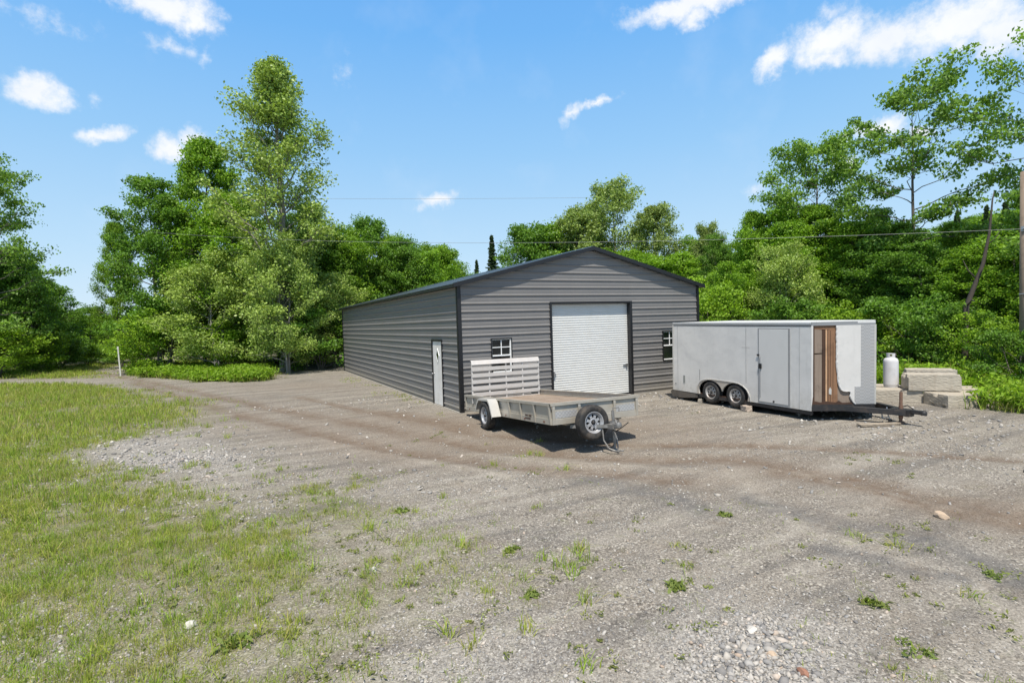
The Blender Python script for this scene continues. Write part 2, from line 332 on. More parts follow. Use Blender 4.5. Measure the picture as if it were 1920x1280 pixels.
DIRT = '''
1111111111111111111111111111111111111111122222222222222222222235677875422110000000000000000000
1111111111111111111111111111111111111111121122222222222222223456787643211000000000000000000000
1111111111111111111111111111111111111111111110222222222222245677865322110000000000000000000000
1111111111111111111111111111111111111111111111012222222223467787643211000000000000000000000000
1111111111111111111111111111111111111111111111110122222345678865322110000000000000000000000000
1111111111111111111111111111111111111111111111111122223467787543211000000000000000000000000000
1111111111111111111111111111111111111111111111112222222467765321110000000000000000000000000000
1111111111111111111111111111111111111111111111222222334566543211000000000000000000000000000000
1111111111111111111111111111111111111111111112222222234454322211000000000000000000000000000000
1111111111111111111111111111111111111111111222222222234444333222110000000000000000000000000000
1111111111111111111111111111111111111111111222222222345554443322111000000000000000000000000000
1111111111111111111111111111111111111111112222222223456665543322111000000000000000000000000000
1111111111111111111111111111111111111111112222222233456666544332110000000000000000000000000000
1111111111111111111111111111111111111111112222222333455555544322110000000000000000000000000000
1111111111111111111111111111111111111111112222223334555555543322110000000000000000000000000000
1111111111111111111111111111111111111111112222333345555555544322110000000000000000000000000000
1111111111111111111111111111111111111111112223334455666666554321100000000000000000000000000000
1111111111111111111111111111111111101111112223445556666666665421000000000000000000000000000000
1111111111111111111111111111111110000111112234556667777777775431000000000000000000000000000000
1111111111111111111111111111111100000111122245666777888888765432100000000000000000000000000000
1111111111111111111111111111110000000000122346777788888888654332100000000000000000000000000000
1111111111111111111111111111000000000000122356778888899986554321100000000000000000000000000000
1111111111111111111111111110000000000001123456888889999765443211000000000000000000000000000000
1111111111111111111111111000000000000001223467888899987654332110000000000000000000000000000000
1111111111111111111111100000000000000012223567788899876543221000000000000000000000000000000000
1111111111111111111111000000000000000012233567778898765432210000000000000000000000000000000000
1111111111111111111100000000000000000012234567778888765432100000000000000000000000000000000000
1111111111111111110000000000000000000012234667777887654321000000000000000000000000000000000000
1111111111111111100000000000000000000112345677777777543321100000000000000000000000000000000000
1111111111111110000000000000000000000123445677777765443221110000000000000000000000000000000000
1111111111111000000000000000000000000123456666667654432222110000000000000000000000000000000000
1111111111110000000000000000000000000124566666666544322222111000000000000000000000000000000000
1111111111000000000000000000000000000134556655555443222222211000000000000000000000000000000000
1111111100000000000000000000000000000234555555554432222222211000000000000000000000000000000000
1111111000000000000000000000000000001234555555544333233322211000000000000000000000000000000000
1111100000000000000000000000000000001244555554443333333322211000000000000000000000000000000000
1111000000000000000000000000000000001244455544443332333322110000000000000000000000000000000000
1100000000000000000000000000000000001244444444433322233222110000000000000000000000000000000000
0000000000000000000000000000000000001344444444333222222221100000000000000000000000000000000000
0000000000000000000000000000000000001233444444333222222221100000000000000000000000000000000000
0000000000000000000000000000000000001233344443332222222211100000000000000000000000000000000000
0000000000000000000000000000000000011233344443322222222111100000000000000000000000000000000000
0000000000000000000000000000000000011223344433222222222111100000000000000000000000000000000000
0000000000000000000000000000000000011223344433223322222111100000000000000000000000000000000000
0000000000000000000000000000000000011223344433333332222111000000000000000000000000000000000000
0000000000000000000000000000000000011223344433334332222111000000000000000000000000000000000000
0000000000000000000000000000000000011223344444444433222110000000000000000000000000000000000000
0000000000000000000000000000000000011223344444454443221110000000000000000000000000000000000000
0000000000000000000000000000000000011223344444555443221100000000000000000000000000000000000000
0000000000000000000000000000000000011223344455565443211000000000000000000000000000000000000000
0000000000000000000000000000000000011223344555665432211000000000000000000000000000000000000000
0000000000000000000000000000000000011233445555655432110000000000000000000000000000000000000000
0000000000000000000000000000000000112233445555554322100000000000000000000000000000000000000000
0000000000000000000000000000000000112234445555544321000000000000000000000000000000000000000000
0000000000000000000000000000000000112334455555443210000000000000000000000000000000000000000000
0000000000000000000000000000000000122344455444432110000000000000000000000000000000000000000000
0000000000000000000000000000000000123344544443321100000000000000000000000000000000000000000000
0000000000000000000000000000000001123444444433211000000000000000000000000000000000000000000000
0000000000000000000000000000000001123444444332110000000000000000000000000000000000000000000000
0000000000000000000000000000000001223444433332100000000000000000000000000000000000000000000000
0000000000000000000000000000000001233433333321000000000000000000000000000000000000000000000000
0000000000000000000000000000000001233333333210000000000000000000000000000000000000000000000000
0000000000000000000000000000000001223333322100000000000000000000000000000000000000000000000000
0000000000000000000000000000000011223333211000000000000000000000000000000000000000000000000000
0000000000000000000000000000000011222222100000000000000000000000000000000000000000000000000000
0000000000000000000000000000000011222221000000000000000000000000000000000000000000000000000000
0000000000000000000000000000000011122210000000000000000000000000000000000000000000000000000000
0000000000000000000000000000000011121100000000000000000000000000000000000000000000000000000000
0000000000000000000000000000000011111000000000000000000000000000000000000000000000000000000000
0000000000000000000000000000000011110000000000000000000000000000000000000000000000000000000000
0000000000000000000000000000000011100000000000000000000000000000000000000000000000000000000000
0000000000000000000000000000000011000000000000000000000000000000000000000000000000000000000000
0000000000000000000000000000000011000000000000000000000000000000000000000000000000000000000000
0000000000000000000000000000000111000000000000000000000000000000000000000000000000000000000000
0000000000000000000000000000001111100000000000000000000000000000000000000000000000000000000000
0000000000000000000000000000011111100000000000000000000000000000000000000000000000000000000000
0000000000000000000000000000111111100000000000000000000000000000000000000000000000000000000000
0000000000000000000000000000111111100000000000000000000000000000000000000000000000000000000000
0000000000000000000000000001112111100000000000000000000000000000000000000000000000000000000000
0000000000000000000000000011122211100000000000000000000000000000000000000000000000000000000000
0000000000000000000000000011222211100000000000000000000000000000000000000000000000000000000000
0000000000000000000000000111222211100000000000000000000000000000000000000000000000000000000000
0000000000000000000000000112222211100000000000000000000000000000000000000000000000000000000000
0000000000000000000000001112222211100000000000000000000000000000000000000000000000000000000000
0000000000000000000000001122332211100000000000000000000000000000000000000000000000000000000000
0000000000000000000000001122332211100000000000000000000000000000000000000000000000000000000000
0000000000000000000000011123332211000000000000000000000000000000000000000000000000000000000000
0000000000000000000000011223322211000000000000000000000000000000000000000000000000000000000000
0000000000000000000000011223322211000000000000000000000000000000000000000000000000000000000000
0000000000000000000000111223322211000000000000000000000000000000000000000000000000000000000000
0000000000000000000000112223322211000000000000000000000000000000000000000000000000000000000000
0000000000000000000000112233322111000000000000000000000000000000000000000000000000000000000000
0000000000000000000000112233322111000000000000000000000000000000000000000000000000000000000000
0000000000000000000001112233322111000000000000000000000000000000000000000000000000000000000000
0000000000000000000001112233322111000000000000000000000000000000000000000000000000000000000000
0000000000000000000001122233222111000000000000000000000000000000000000000000000000000000000000
0000000000000000000001122233222111000000000000000000000000000000000000000000000000000000000000
0000000000000000000001122233222111000000000000000000000000000000000000000000000000000000000000
'''
PALE = '''
6666666666666666666666666666666666666666611111111111111110000111110000000011111111111111111111
6666666666666666666666666666666666666666613821111111111000011111000000001111111111111111111111
6666666666666666666666666666666666666666534495201111100001111110000000011111111111111111111110
6666666666666666666666666666666666666666435459742001000111111000000001111111111111111111111000
6666666666666666666666666666666666666666434445885310001111110000000011111111111111111111110000
6666666666666666666666666666666666666666434543589410000011000000001111111111111111111111100000
6666666666666666666666666666666666666665434544244210000000000000011111111111111111111111000000
6666666666666666666666666666666666666665433543112200000000000001111111111111111111111100000000
6666666666666666666666666666666666666664433222111110000000000111111111111111111111111000000000
6666666666666666666666666666666666666664422221111100000000001111111111111111111111110000000000
6666666666666666666666666666666666666654311111122110000000001111111111111111111111100000000000
6666666666666666666666666666666666666653211111221111000000000111111111111111111110000000000000
6666666666666666666666666666666666666542221111111111100000000001122211111111111100000000000000
6666666666666666666666666666666666665421222211111111100000000001122222111111111000000000000000
6666666666666666666666666666666666543311222111111111000000000001112222211111110000000000000000
6666666666666666666666666666666654432211122111111110000000000001111122211111100000000000000000
6666666666666666666666666666665543222111221111111000000000000000011111111110000000000000000000
6666666666666666666666666666654332222111221111110000000000000000001111111100000000000000000000
6666666666666666666666666665433222221112222111000000000000000000000011111000000000000000000000
6666666666666666666666666544322222211112222110000000000000000000000000100000000000000000000000
6666666666666666666666665432222222111122222110000000000000000000000000000000000000000000000000
6666666666666666666666543322222211111222332110000000000000000000000000000000000000000000000000
6666666666666666666654432222222111112233432110000000000000000000000000000000000000000000000000
6666666666666666665543222222211111122345432100000000000000000000000000000000000000000000000000
6666666666666666654332222221111111123456532100000000000000000000000000000000000000000000000000
6666666666666665443222222211111111234566421000011000000000000000000000000000000000000000000000
6666666666666544322222221111111111235665321101111000000000000000000000000000000000000000000000
6666666666655433222222211111111111245654311111111100000000000000000000000000000000000000000000
6666666666543322222221111111111112345554211111111100000000000000000000000000000000000000000000
6666666654432222222111111111111112455543211111111100000000000000000000000000000000000000000000
6666665543322222221111111111111113455433211111111100000000000000000000000000000000000000000000
6666654332222222111111111111111124554332211111111110000000000000000000000000000000000000000000
6665443222222211111111111111111024433222111111111110000000000000000000000000000000000000000000
6544332222222111111111111111100134322222110111111110000000000000000000000000000000000000000000
5433222222211111111111111111000123211111100011111111000000000000000000000000000000000000000000
4322222222111111111111111100000122100111000111111111000000000000000000000000000000000000000000
3222222211111111111111111000000111000110000111111111000000000000000000000000000000000000000000
2222221111111111111111100000000110000000001111111111100000000000000000000000000000000000000000
2222211111111111111111000000000000000000001111111111100000000000000000000000000000000000000000
2221111111111111111110000000000000000000011111111111111111000000000000000000000000000000000000
2211111111111111111000000000000000000000011111111111111111100000000000000000000000000000000000
1111111111111111110000000000000000000000111111111111111111000000000000000000000000000000000000
1111111111111111000000000000000000000000111111111111111110000000000000000000000000000000000000
1111111111111110000000000000000000000000111111111111111100000000000000000000000000000000000000
1111111111111000000000000000000000000000111111111111111000000000000000000000000000000000000000
1111111111110000000000000000000000000000111111111111110000000000000000000000000000000000000000
1111111111000000000000000000000000000000111111111111100000000000000000000000000000000000000000
1111111110000000000000000000000000000000111111111111000000000000000000000000000000000000000000
1111111000000000000000000000000000000000111111111110000000000000000000000000000000000000000000
1111110000000000000000000000000000000000011111111100000000000000000000000000000000000000000000
1111000000000000000000000000000000000000000011111000000000000000000000000000000000000000000000
1110000000000000000000000000000000000000000001100000000000000000000000000000000000000000000000
1100000000000000000000000000000000000000000000000000000000000000000000000000000000000000000000
0000000000000000000000000000000000000000000000000000000000000000000000000000000000000000000000
0000000000000000000000000000000000000000000000000000000000000000000000000000000000000000000000
0000000000000000000000000000000000000000000000000000000000000000000000000000000000000000000000
0000000000000000000000000000000000000000000000000000000000000000000000000000000000000000000000
0000000000000000000000000000000000000000000000000000000000000000000000000000000000000000000000
0000000000000000000000000000000000000000000000000000000000000000000000000000000000000000000000
0000000000000000000000000000000000000000000000000000000000000000000000000000000000000000000000
0000000000000000000000000000000000000000000000000000000000000000000000000000000000000000000000
0000000000000000000000000000000000000000000000000000000000000000000000000000000000000000000000
0000000000000000000000000000000000000000000000000000000000000000000000000000000000000000000000
0000000000000000000000000000000000110000000000000000000000000000000000000000000000000000000000
0000000000000000000000000000000011110000000000000000000000000000000000000000000000000000000000
0000000000000000000000000000000111110000000000000000000000000000000000000000000000000000000000
0000000000000000000000000000001121100000000000000000000000000000000000000000000000000000000000
0000000000000000000000000000012221100000000000000000000000000000000000000000000000000000000000
0000000000000000000000000000122211100000000000000000000000000000000000000000000000000000000000
0000000000000000000000000011222211100000000000000000000000000000000000000000000000000000000000
0000000000000000000000000112222211000000000000000000000000000000000000000000000000000000000000
0000000000000000000000001223222210000000000000000000000000000000000000000000000000000000000000
0000000000000000000000012333222100000000000000000000000000000000000000000000000000000000000000
0000000000000000000000123332221100000000000000000000000000000000000000000000000000000000000000
0000000000000000000001233332211000000000000000000000000000000000000000000000000000000000000000
0000000000000000000012333332110000000000000000000000000000000000000000000000000000000000000000
0000000000000000000123333321100000000000000000000000000000000000000000000000000000000000000000
0000000000000000011233333221000000000000000000000000000000000000000000000000000000000000000000
0000000000000000112333333210000000000000000000000000000000000000000000000000000000000000000000
0000000000000001223333332100000000000000000000000000000000000000000000000000000000000000000000
0000000000000012233333321000000000000000000000000000000000000000000000000000000000000000000000
0000000000000123333333210000000000000000000000000000000000000000000000000000000000000000000000
0000000000001233333322100000000000000000000000000000000000000000000000000000000000000000000000
0000000000012333333221000000000000000000000000000000000000000000000000000000000000000000000000
0000000000123333332110000000000000000000000000000000000000000000000000000000000000000000000000
0000000001233333321100000000000000000000000000000000000000000000000000000000000000000000000000
0000000112333333211000000000000000000000000000000000000000000000000000000000000000000000000000
0000001123333332110000000000000000000000000000000000000000000000000000000000000000000000000000
0000012233333321000000000000000000000000000000000000000000000000000000000000000000000000000000
0000122333333210000000000000000000000000000000000000000000000000000000000000000000000000000000
0001223333332100000000000000000000000000000000000000000000000000000000000000000000000000000000
0012233333321000000000000000000000000000000000000000000000000000000000000000000000000000000000
0123333333210000000000000000000000000000000000000000000000000000000000000000000000000000000000
1233333332100000000000000000000000000000000000000000000000000000000000000000000000000000000000
2333333321000000000000000000000000000000000000000000000000000000000000000000000000000000000000
3333333210000000000000000000000000000000000000000000000000000000000000000000000000000000000000
3333332100000000000000000000000000000000000000000000000000000000000000000000000000000000000000
3333321000000000000000000000000000000000000000000000000000000000000000000000000000000000000000
'''

def grid(s): return np.array([[int(c) for c in l] for l in s.split()], float)/9
GX0, GY0, GST = -26.0, -14.0, 0.5
GR, DI, PA = grid(GRASS), grid(DIRT), grid(PALE)
def sample(g, x, y):
    x = np.asarray(x, float); y = np.asarray(y, float)
    u = np.clip((x-GX0)/GST, 0, g.shape[1]-1.001); v = np.clip((y-GY0)/GST, 0, g.shape[0]-1.001)
    i = u.astype(int); j = v.astype(int); a = u-i; b = v-j
    return (g[j, i]*(1-a)+g[j, i+1]*a)*(1-b)+(g[j+1, i]*(1-a)+g[j+1, i+1]*a)*b
def in_poly(x, y, poly):
    x = np.asarray(x, float); y = np.asarray(y, float); r = np.zeros(x.shape, bool); n = len(poly)
    for i in range(n):
        x1, y1 = poly[i]; x2, y2 = poly[(i+1) % n]
        c = ((y1 > y) != (y2 > y)) & (x < (x2-x1)*(y-y1)/(y2-y1+1e-12)+x1); r ^= c
    return r
TR = (0.56, -0.83)      # the way the wheel tracks run across the yard
TRACKS = [('rut', [(-13.24, 29.36), (-8.17, 15.03), (-4.81, 4.94), (-2.61, -0.55), (-1.22, -4.09), (0.43, -6.37), (2.24, -7.77), (2.6, -9.39), (2.69, -10.4), (2.73, -11.33)], 0.22),
 ('rut', [(-10.57, 20.54), (-6.37, 6.16), (-4.29, 0.25), (-2.85, -3.54), (-1.77, -5.35), (-0.5, -6.86), (0.49, -8.26)], 0.2),
 ('rut', [(-3.63, 7.16), (-1.6, 0.11), (-0.69, -2.89), (1.38, -5.66), (3.8, -7.67), (4.83, -8.98), (5.86, -10.2)], 0.16),
 ('rut', [(-2.06, 1.9), (-0.82, -1.85)], 0.3),
 ('rut', [(2.09, -8.6), (2.34, -9.54), (2.29, -10.41), (2.4, -11.0), (2.57, -11.58)], 0.2),
 ('ridge', [(1.6, -8.09), (0.69, -9.4), (0.38, -10.22), (0.29, -11.05), (0.23, -11.7), (-0.14, -12.37)], 0.12),
 ('ridge', [(2.35, -8.51), (2.29, -9.73), (2.22, -10.31), (2.5, -10.67)], 0.08),
 ('ridge', [(-1.48, -4.69), (-0.27, -6.53), (1.27, -8.06)], 0.1),
 ('ridge', [(-3.98, -1.27), (-2.86, -4.35), (-1.77, -6.44)], 0.1),
 ('dark', [(0.57, -9.33), (0.74, -10.25), (0.87, -10.9), (0.83, -11.52), (0.73, -12.05)], 0.22),
 ('dark', [(-0.06, -10.76), (0.08, -11.31), (0.23, -11.7)], 0.12),
 ('dark', [(-0.78, -7.27), (-0.28, -8.52), (-0.27, -9.28)], 0.2)]
def track_mask(x, y, kind):
    x = np.asarray(x, float); y = np.asarray(y, float); m = np.zeros(x.shape)
    near = (x > -17) & (x < 14) & (y > -14.5) & (y < 34)
    xx = x[near]+(fbm(x[near]*.9, y[near]*.9, 71)-.5)*.5; yy = y[near]+(fbm(x[near]*.9, y[near]*.9, 72)-.5)*.5; r = np.zeros(xx.shape)
    for k, pts, w in TRACKS:
        if k != kind: continue
        best = np.full(xx.shape, 9e9)
        for (ax, ay), (bx, by) in zip(pts[:-1], pts[1:]):
            dx, dy = bx-ax, by-ay; t = np.clip(((xx-ax)*dx+(yy-ay)*dy)/(dx*dx+dy*dy+1e-9), 0, 1); best = np.minimum(best, (xx-ax-t*dx)**2+(yy-ay-t*dy)**2)
        r = np.maximum(r, np.exp(-best/(2*w*w)))
    m[near] = r*np.clip(.35+1.3*fbm(xx*1.4, yy*1.4, 73), 0, 1); return m
def height(x, y):
    x = np.asarray(x, float); y = np.asarray(y, float)
    a = x*TR[0]+y*TR[1]; c = -x*TR[1]+y*TR[0]
    h = 0.05*(fbm(x*0.35, y*0.35, 5)-0.5)+0.05*(fbm(a*0.25, c*1.6, 9)-0.5)+0.018*(fbm(x*3, y*3, 7)-0.5)
    h += 0.10*sample(GR, x, y)*(fbm(x*0.8, y*0.8, 3)-0.35)*(1/(1+np.exp(-(y*0.9-x*1.5-4)*0.3)))
    # small spoil ridge on the left, rising ground in the woods, a hill far to the right
    h += 0.08*np.exp(-(((x+14.5)/5.0)**2+((y-14)/6.0)**2))
    d = np.hypot(x+5.6, y+14.3); az = np.arctan2(x+5.6, y+14.3)
    h += np.clip((d-48)/60, 0, 1)**1.3*14*np.clip((az-0.95)/0.35, 0, 1)*np.clip((1.62-az)/0.25, 0, 1)
    if x.ndim == 1: h = h-.035*track_mask(x, y, 'rut')+.02*track_mask(x, y, 'ridge')
    flat = 1-np.exp(-np.maximum(0, np.maximum(np.abs(x-4.57)-4.8, np.abs(y-9.3)-9.5))**2/4.0)
    return h*flat

# ------------------------------------------------------------------ ground
def ground_material():
    m, t, out = new_mat('yard gravel and soil')
    co = t.node('ShaderNodeTexCoord').outputs['Object']
    def at(n): return t.node('ShaderNodeAttribute', attribute_name=n).outputs['Fac']
    g, d, p = at('grass'), at('dirt'), at('pale')
    v1 = t.node('ShaderNodeTexVoronoi', inp={'Vector': co, 'Scale': 52.0}); v2 = t.node('ShaderNodeTexVoronoi', inp={'Vector': co, 'Scale': 130.0})
    s1 = t.node('ShaderNodeSeparateColor', inp={0: v1.outputs['Color']}); s2 = t.node('ShaderNodeSeparateColor', inp={0: v2.outputs['Color']})
    stone = t.ramp(s1.outputs[0], [(0, (.05, .047, .043)), (.25, (.13, .118, .104)), (.55, (.215, .197, .174)), (.8, (.34, .305, .262)), (1, (.60, .57, .51))])
    grit = t.ramp(s2.outputs[1], [(0, (.08, .074, .067)), (.5, (.19, .172, .15)), (1, (.44, .40, .345))])
    n_big = t.noise(co, 0.9, 5, 0.6); n_mid = t.noise(co, 5.0, 5, 0.65)
    base = t.mix(t.mapr(n_mid, 0.38, 0.62), grit, stone)
    base = t.mix(t.math('MULTIPLY', t.mapr(n_big, 0.35, 0.7), 0.45), base, (.30, .275, .24))
    # dark damp bands and pale dusty streaks that follow the tracks
    mp = t.node('ShaderNodeMapping', inp={0: co, 2: (0, 0, math.atan2(-TR[1], TR[0])), 3: (0.25, 2.3, 1.0)}).outputs[0]
    st = t.noise(mp, 1.0, 6, 0.62, 0.4)
    base = t.mix(t.mapr(st, 0.51, 0.66, 0, 0.45), base, (.40, .375, .33))
    base = t.mix(t.mapr(st, 0.48, 0.36, 0, 0.46), base, (.10, .097, .095))
    base = t.mix(t.math('MULTIPLY', at('ridge'), t.mapr(n_mid, .35, .6, .1, .6)), base, (.42, .385, .33))
    base = t.mix(t.math('MULTIPLY', at('dark'), t.mapr(n_mid, .3, .6, .9, .5)), base, t.mix(n_mid, (.085, .085, .088), (.15, .147, .145)))
    rb = t.mix(t.noise(mp, 4.0, 6, .7), (.085, .058, .040), (.22, .16, .115))
    # thin moss and seedlings between the stones, brown silt in broad patches
    base = t.mix(t.mapr(t.noise(co, 1.7, 6, .75), .53, .68, 0, .4), base, (.17, .135, .10))
    base = t.mix(t.mapr(t.noise(co, 3.1, 7, .8), .56, .68, 0, .38), base, (.15, .165, .06))
    n_ed = t.noise(co, 2.2, 6, 0.7); ed = t.math('SUBTRACT', n_ed, 0.5)
    dm = t.mapr(t.math('ADD', d, t.math('MULTIPLY', ed, 0.9)), 0.3, 0.9, 0, 0.72)
    dirtc = t.mix(t.noise(mp, 3.0, 6, 0.7), (.135, .098, .07), (.32, .255, .195))
    dirtc = t.mix(0.42, dirtc, grit)
    base = t.mix(dm, base, dirtc)
    base = t.mix(t.math('MULTIPLY', at('rut'), t.mapr(n_mid, .3, .6, .95, .5)), base, rb)
    pm = t.mapr(t.math('ADD', p, t.math('MULTIPLY', ed, 0.7)), 0.2, 0.8, 0, 0.65)
    base = t.mix(pm, base, t.ramp(s1.outputs[1], [(0, (.15, .147, .14)), (.4, (.32, .31, .295)), (1, (.62, .60, .57))]))
    gm = t.mapr(t.math('ADD', g, t.math('MULTIPLY', ed, 1.0)), 0.3, 0.95, 0, 0.6)
    soil = t.mix(t.noise(co, 9.0, 5, 0.7), (.10, .10, .035), (.24, .215, .11))
    soil = t.mix(t.mapr(n_mid, .45, .7, 0, .6), soil, (.16, .20, .05))
    base = t.mix(gm, base, soil)
    v3 = t.node('ShaderNodeTexVoronoi', inp={'Vector': co, 'Scale': 75.0}); s3 = t.node('ShaderNodeSeparateColor', inp={0: v3.outputs['Color']})
    base = t.mix(1.0, base, t.ramp(s3.outputs[2], [(0, (.60, .59, .58)), (.35, (.90, .90, .89)), (.75, (1.0, 1.0, 1.0)), (1, (1.12, 1.12, 1.11))]), 'MULTIPLY')
    b = t.node('ShaderNodeBsdfPrincipled', inp={'Base Color': base, 'Roughness': 0.92, 'Specular IOR Level': 0.2})
    hgt = t.math('ADD', t.math('MULTIPLY', v1.outputs['Distance'], -0.6), t.math('ADD', t.math('MULTIPLY', v2.outputs['Distance'], -0.3), t.math('MULTIPLY', n_mid, 0.6)))
    bp = t.node('ShaderNodeBump', inp={'Strength': 0.6, 'Distance': 0.012, 'Height': hgt}); t.l.new(bp.outputs[0], b.inputs['Normal'])
    t.l.new(b.outputs[0], out.inputs[0]); return m
def graded(lo, hi, a, b, fine, grow):
    xs = list(np.arange(a, b, fine)); s = fine; x = xs[-1]
    while x < hi: s *= grow; x += s; xs.append(x)
    s = fine; x = xs[0]
    while x > lo: s *= grow; x -= s; xs.insert(0, x)
    return np.array(xs)
def build_ground():
    xs = graded(-500, 700, -9.5, 5.0, 0.075, 1.035); ys = graded(-60, 900, -13.5, -4.0, 0.075, 1.035)
    X, Y = np.meshgrid(xs, ys); x = X.ravel(); y = Y.ravel(); z = height(x, y)
    ny, nx = X.shape; idx = np.arange(nx*ny).reshape(ny, nx)
    F = np.stack([idx[:-1, :-1], idx[:-1, 1:], idx[1:, 1:], idx[1:, :-1]], -1).reshape(-1, 4)
    far = np.hypot(x+5.6, y+14.3) > 55
    g = sample(GR, x, y); g[far] = 1; tk = {k: track_mask(x, y, k) for k in ('rut', 'ridge', 'dark')}
    A = {'grass': g, 'dirt': np.where(far, 0, sample(DI, x, y)), 'pale': np.where(far, 0, sample(PA, x, y))}; A.update(tk)
    me = mesh_np('ground', np.stack([x, y, z], 1), F, ground_material(), True, A)
    mark(link_mesh('ground', me), kind='structure')
build_ground()

# ------------------------------------------------------------------ metal building
BW, BL, EAVE, RIDGE = 9.144, 18.5, 3.60, 4.74
PITCH = (RIDGE-EAVE)/(BW/2)
def siding_mat():
    m, t, out = new_mat('warm grey painted steel siding')
    tc = t.node('ShaderNodeTexCoord').outputs['Object']
    n = t.noise(tc, 1.3, 6, 0.6); mp = t.node('ShaderNodeMapping', inp={0: tc, 3: (6, 6, 0.5)}).outputs[0]; n2 = t.noise(mp, 2.0, 4, 0.6)
    c = t.mix(n, (.155, .151, .150), (.202, .197, .195)); c = t.mix(t.mapr(n2, .5, .8, 0, .25), c, (.23, .215, .19))
    sp = t.node('ShaderNodeSeparateXYZ', inp={0: tc})
    low = t.math('MULTIPLY', t.mapr(sp.outputs[2], 0.55, 0.0, 0, 1), t.mapr(t.noise(tc, 5, 5, .7), .3, .75))
    c = t.mix(t.math('MULTIPLY', low, .8), c, (.26, .225, .17))
    b = t.node('ShaderNodeBsdfPrincipled', inp={'Base Color': c, 'Roughness': t.mapr(n, .3, .7, .36, .5), 'Specular IOR Level': 0.5})
    bp = t.node('ShaderNodeBump', inp={'Strength': 0.15, 'Distance': 0.02, 'Height': t.noise(tc, 1.2, 3, .5)}); t.l.new(bp.outputs[0], b.inputs['Normal'])
    t.l.new(b.outputs[0], out.inputs[0]); return m
SID = siding_mat()
BLK = pbr('black painted trim', (.012, .012, .014), 0.42, var=.2)
ROOFM = pbr('dark painted steel roof with sky tint', (.055, .073, .088), 0.36, var=.2, scale=1.5, dirt=(.09, .10, .105), dirt_amt=.3)  # blue tone of the sky's reflection is mixed into the base colour
WHITE = pbr('white door paint', (.74, .72, .68), 0.45, var=.05, dirt=(.42, .38, .31), dirt_amt=.35)
VINYL = pbr('white vinyl window frame', (.80, .81, .80), 0.4, var=.04)
GLASS = pbr('dark window glass', (.010, .012, .013), 0.06, var=.3)
CONC = pbr('slab concrete', (.36, .34, .30), 0.9, var=.2, bump=.4, dirt=(.2, .17, .13), dirt_amt=.5)
STEEL = pbr('bare steel', (.38, .38, .38), 0.4, metal=.8, var=.2)
ALU = pbr('weathered aluminium', (.43, .40, .345), 0.50, metal=.35, var=.1, scale=3, dirt=(.33, .28, .20), dirt_amt=.55, dscale=2.2)

def rib_profile(z0, z1, breaks):
    pts = [(z0, 0.0)]; k = 0
    while True:
        c = .125+.2286*k; k += 1
        if c > z1+.1: break
        for dz, o in ((-.036, 0), (-.012, .025), (.010, .025), (.036, 0), (.085, 0), (.092, .004), (.112, .004), (.119, 0), (.1185, 0)):
            pts.append((c+dz, o))
    pts = sorted(set((round(z, 4), o) for z, o in pts if z0 <= z <= z1))
    zs = [p[0] for p in pts]; os_ = [p[1] for p in pts]
    allz = sorted(set(zs+[z1]+[b for b in breaks if z0 < b < z1]))
    return [(z, float(np.interp(z, zs, os_))) for z in allz]
def wall_mesh(span, fixed, axis, sign, openings, gable):
    """ribbed sheet; axis 'x': runs along x at y=fixed, outward sign along y; axis 'y' likewise"""
    top = RIDGE if gable else EAVE
    br = [EAVE]+[v for op in openings for v in (op[2], op[3])]
    prof = rib_profile(0.02, top, br); mb = MB()
    for (za, oa), (zb, ob) in zip(prof[:-1], prof[1:]):
        zm = (za+zb)/2
        def ends(z):
            if gable and z > EAVE: d = (z-EAVE)/PITCH; return span[0]+d, span[1]-d
            return span
        a0, a1 = ends(za); b0, b1 = ends(zb)
        cuts = sorted((o[0], o[1]) for o in openings if o[2] < zm < o[3])
        segs = []; la, lb = a0, b0
        for c0, c1 in cuts: segs.append((la, c0, lb, c0)); la = lb = c1
        segs.append((la, a1, lb, b1))
        for p0, p1, q0, q1 in segs:
            if axis == 'x': vs = [(p0, fixed+sign*oa, za), (p1, fixed+sign*oa, za), (q1, fixed+sign*ob, zb), (q0, fixed+sign*ob, zb)]
            else: vs = [(fixed+sign*oa, p0, za), (fixed+sign*oa, p1, za), (fixed+sign*ob, q1, zb), (fixed+sign*ob, q0, zb)]
            mb.add(vs, [(0, 1, 2, 3)])
    return mb
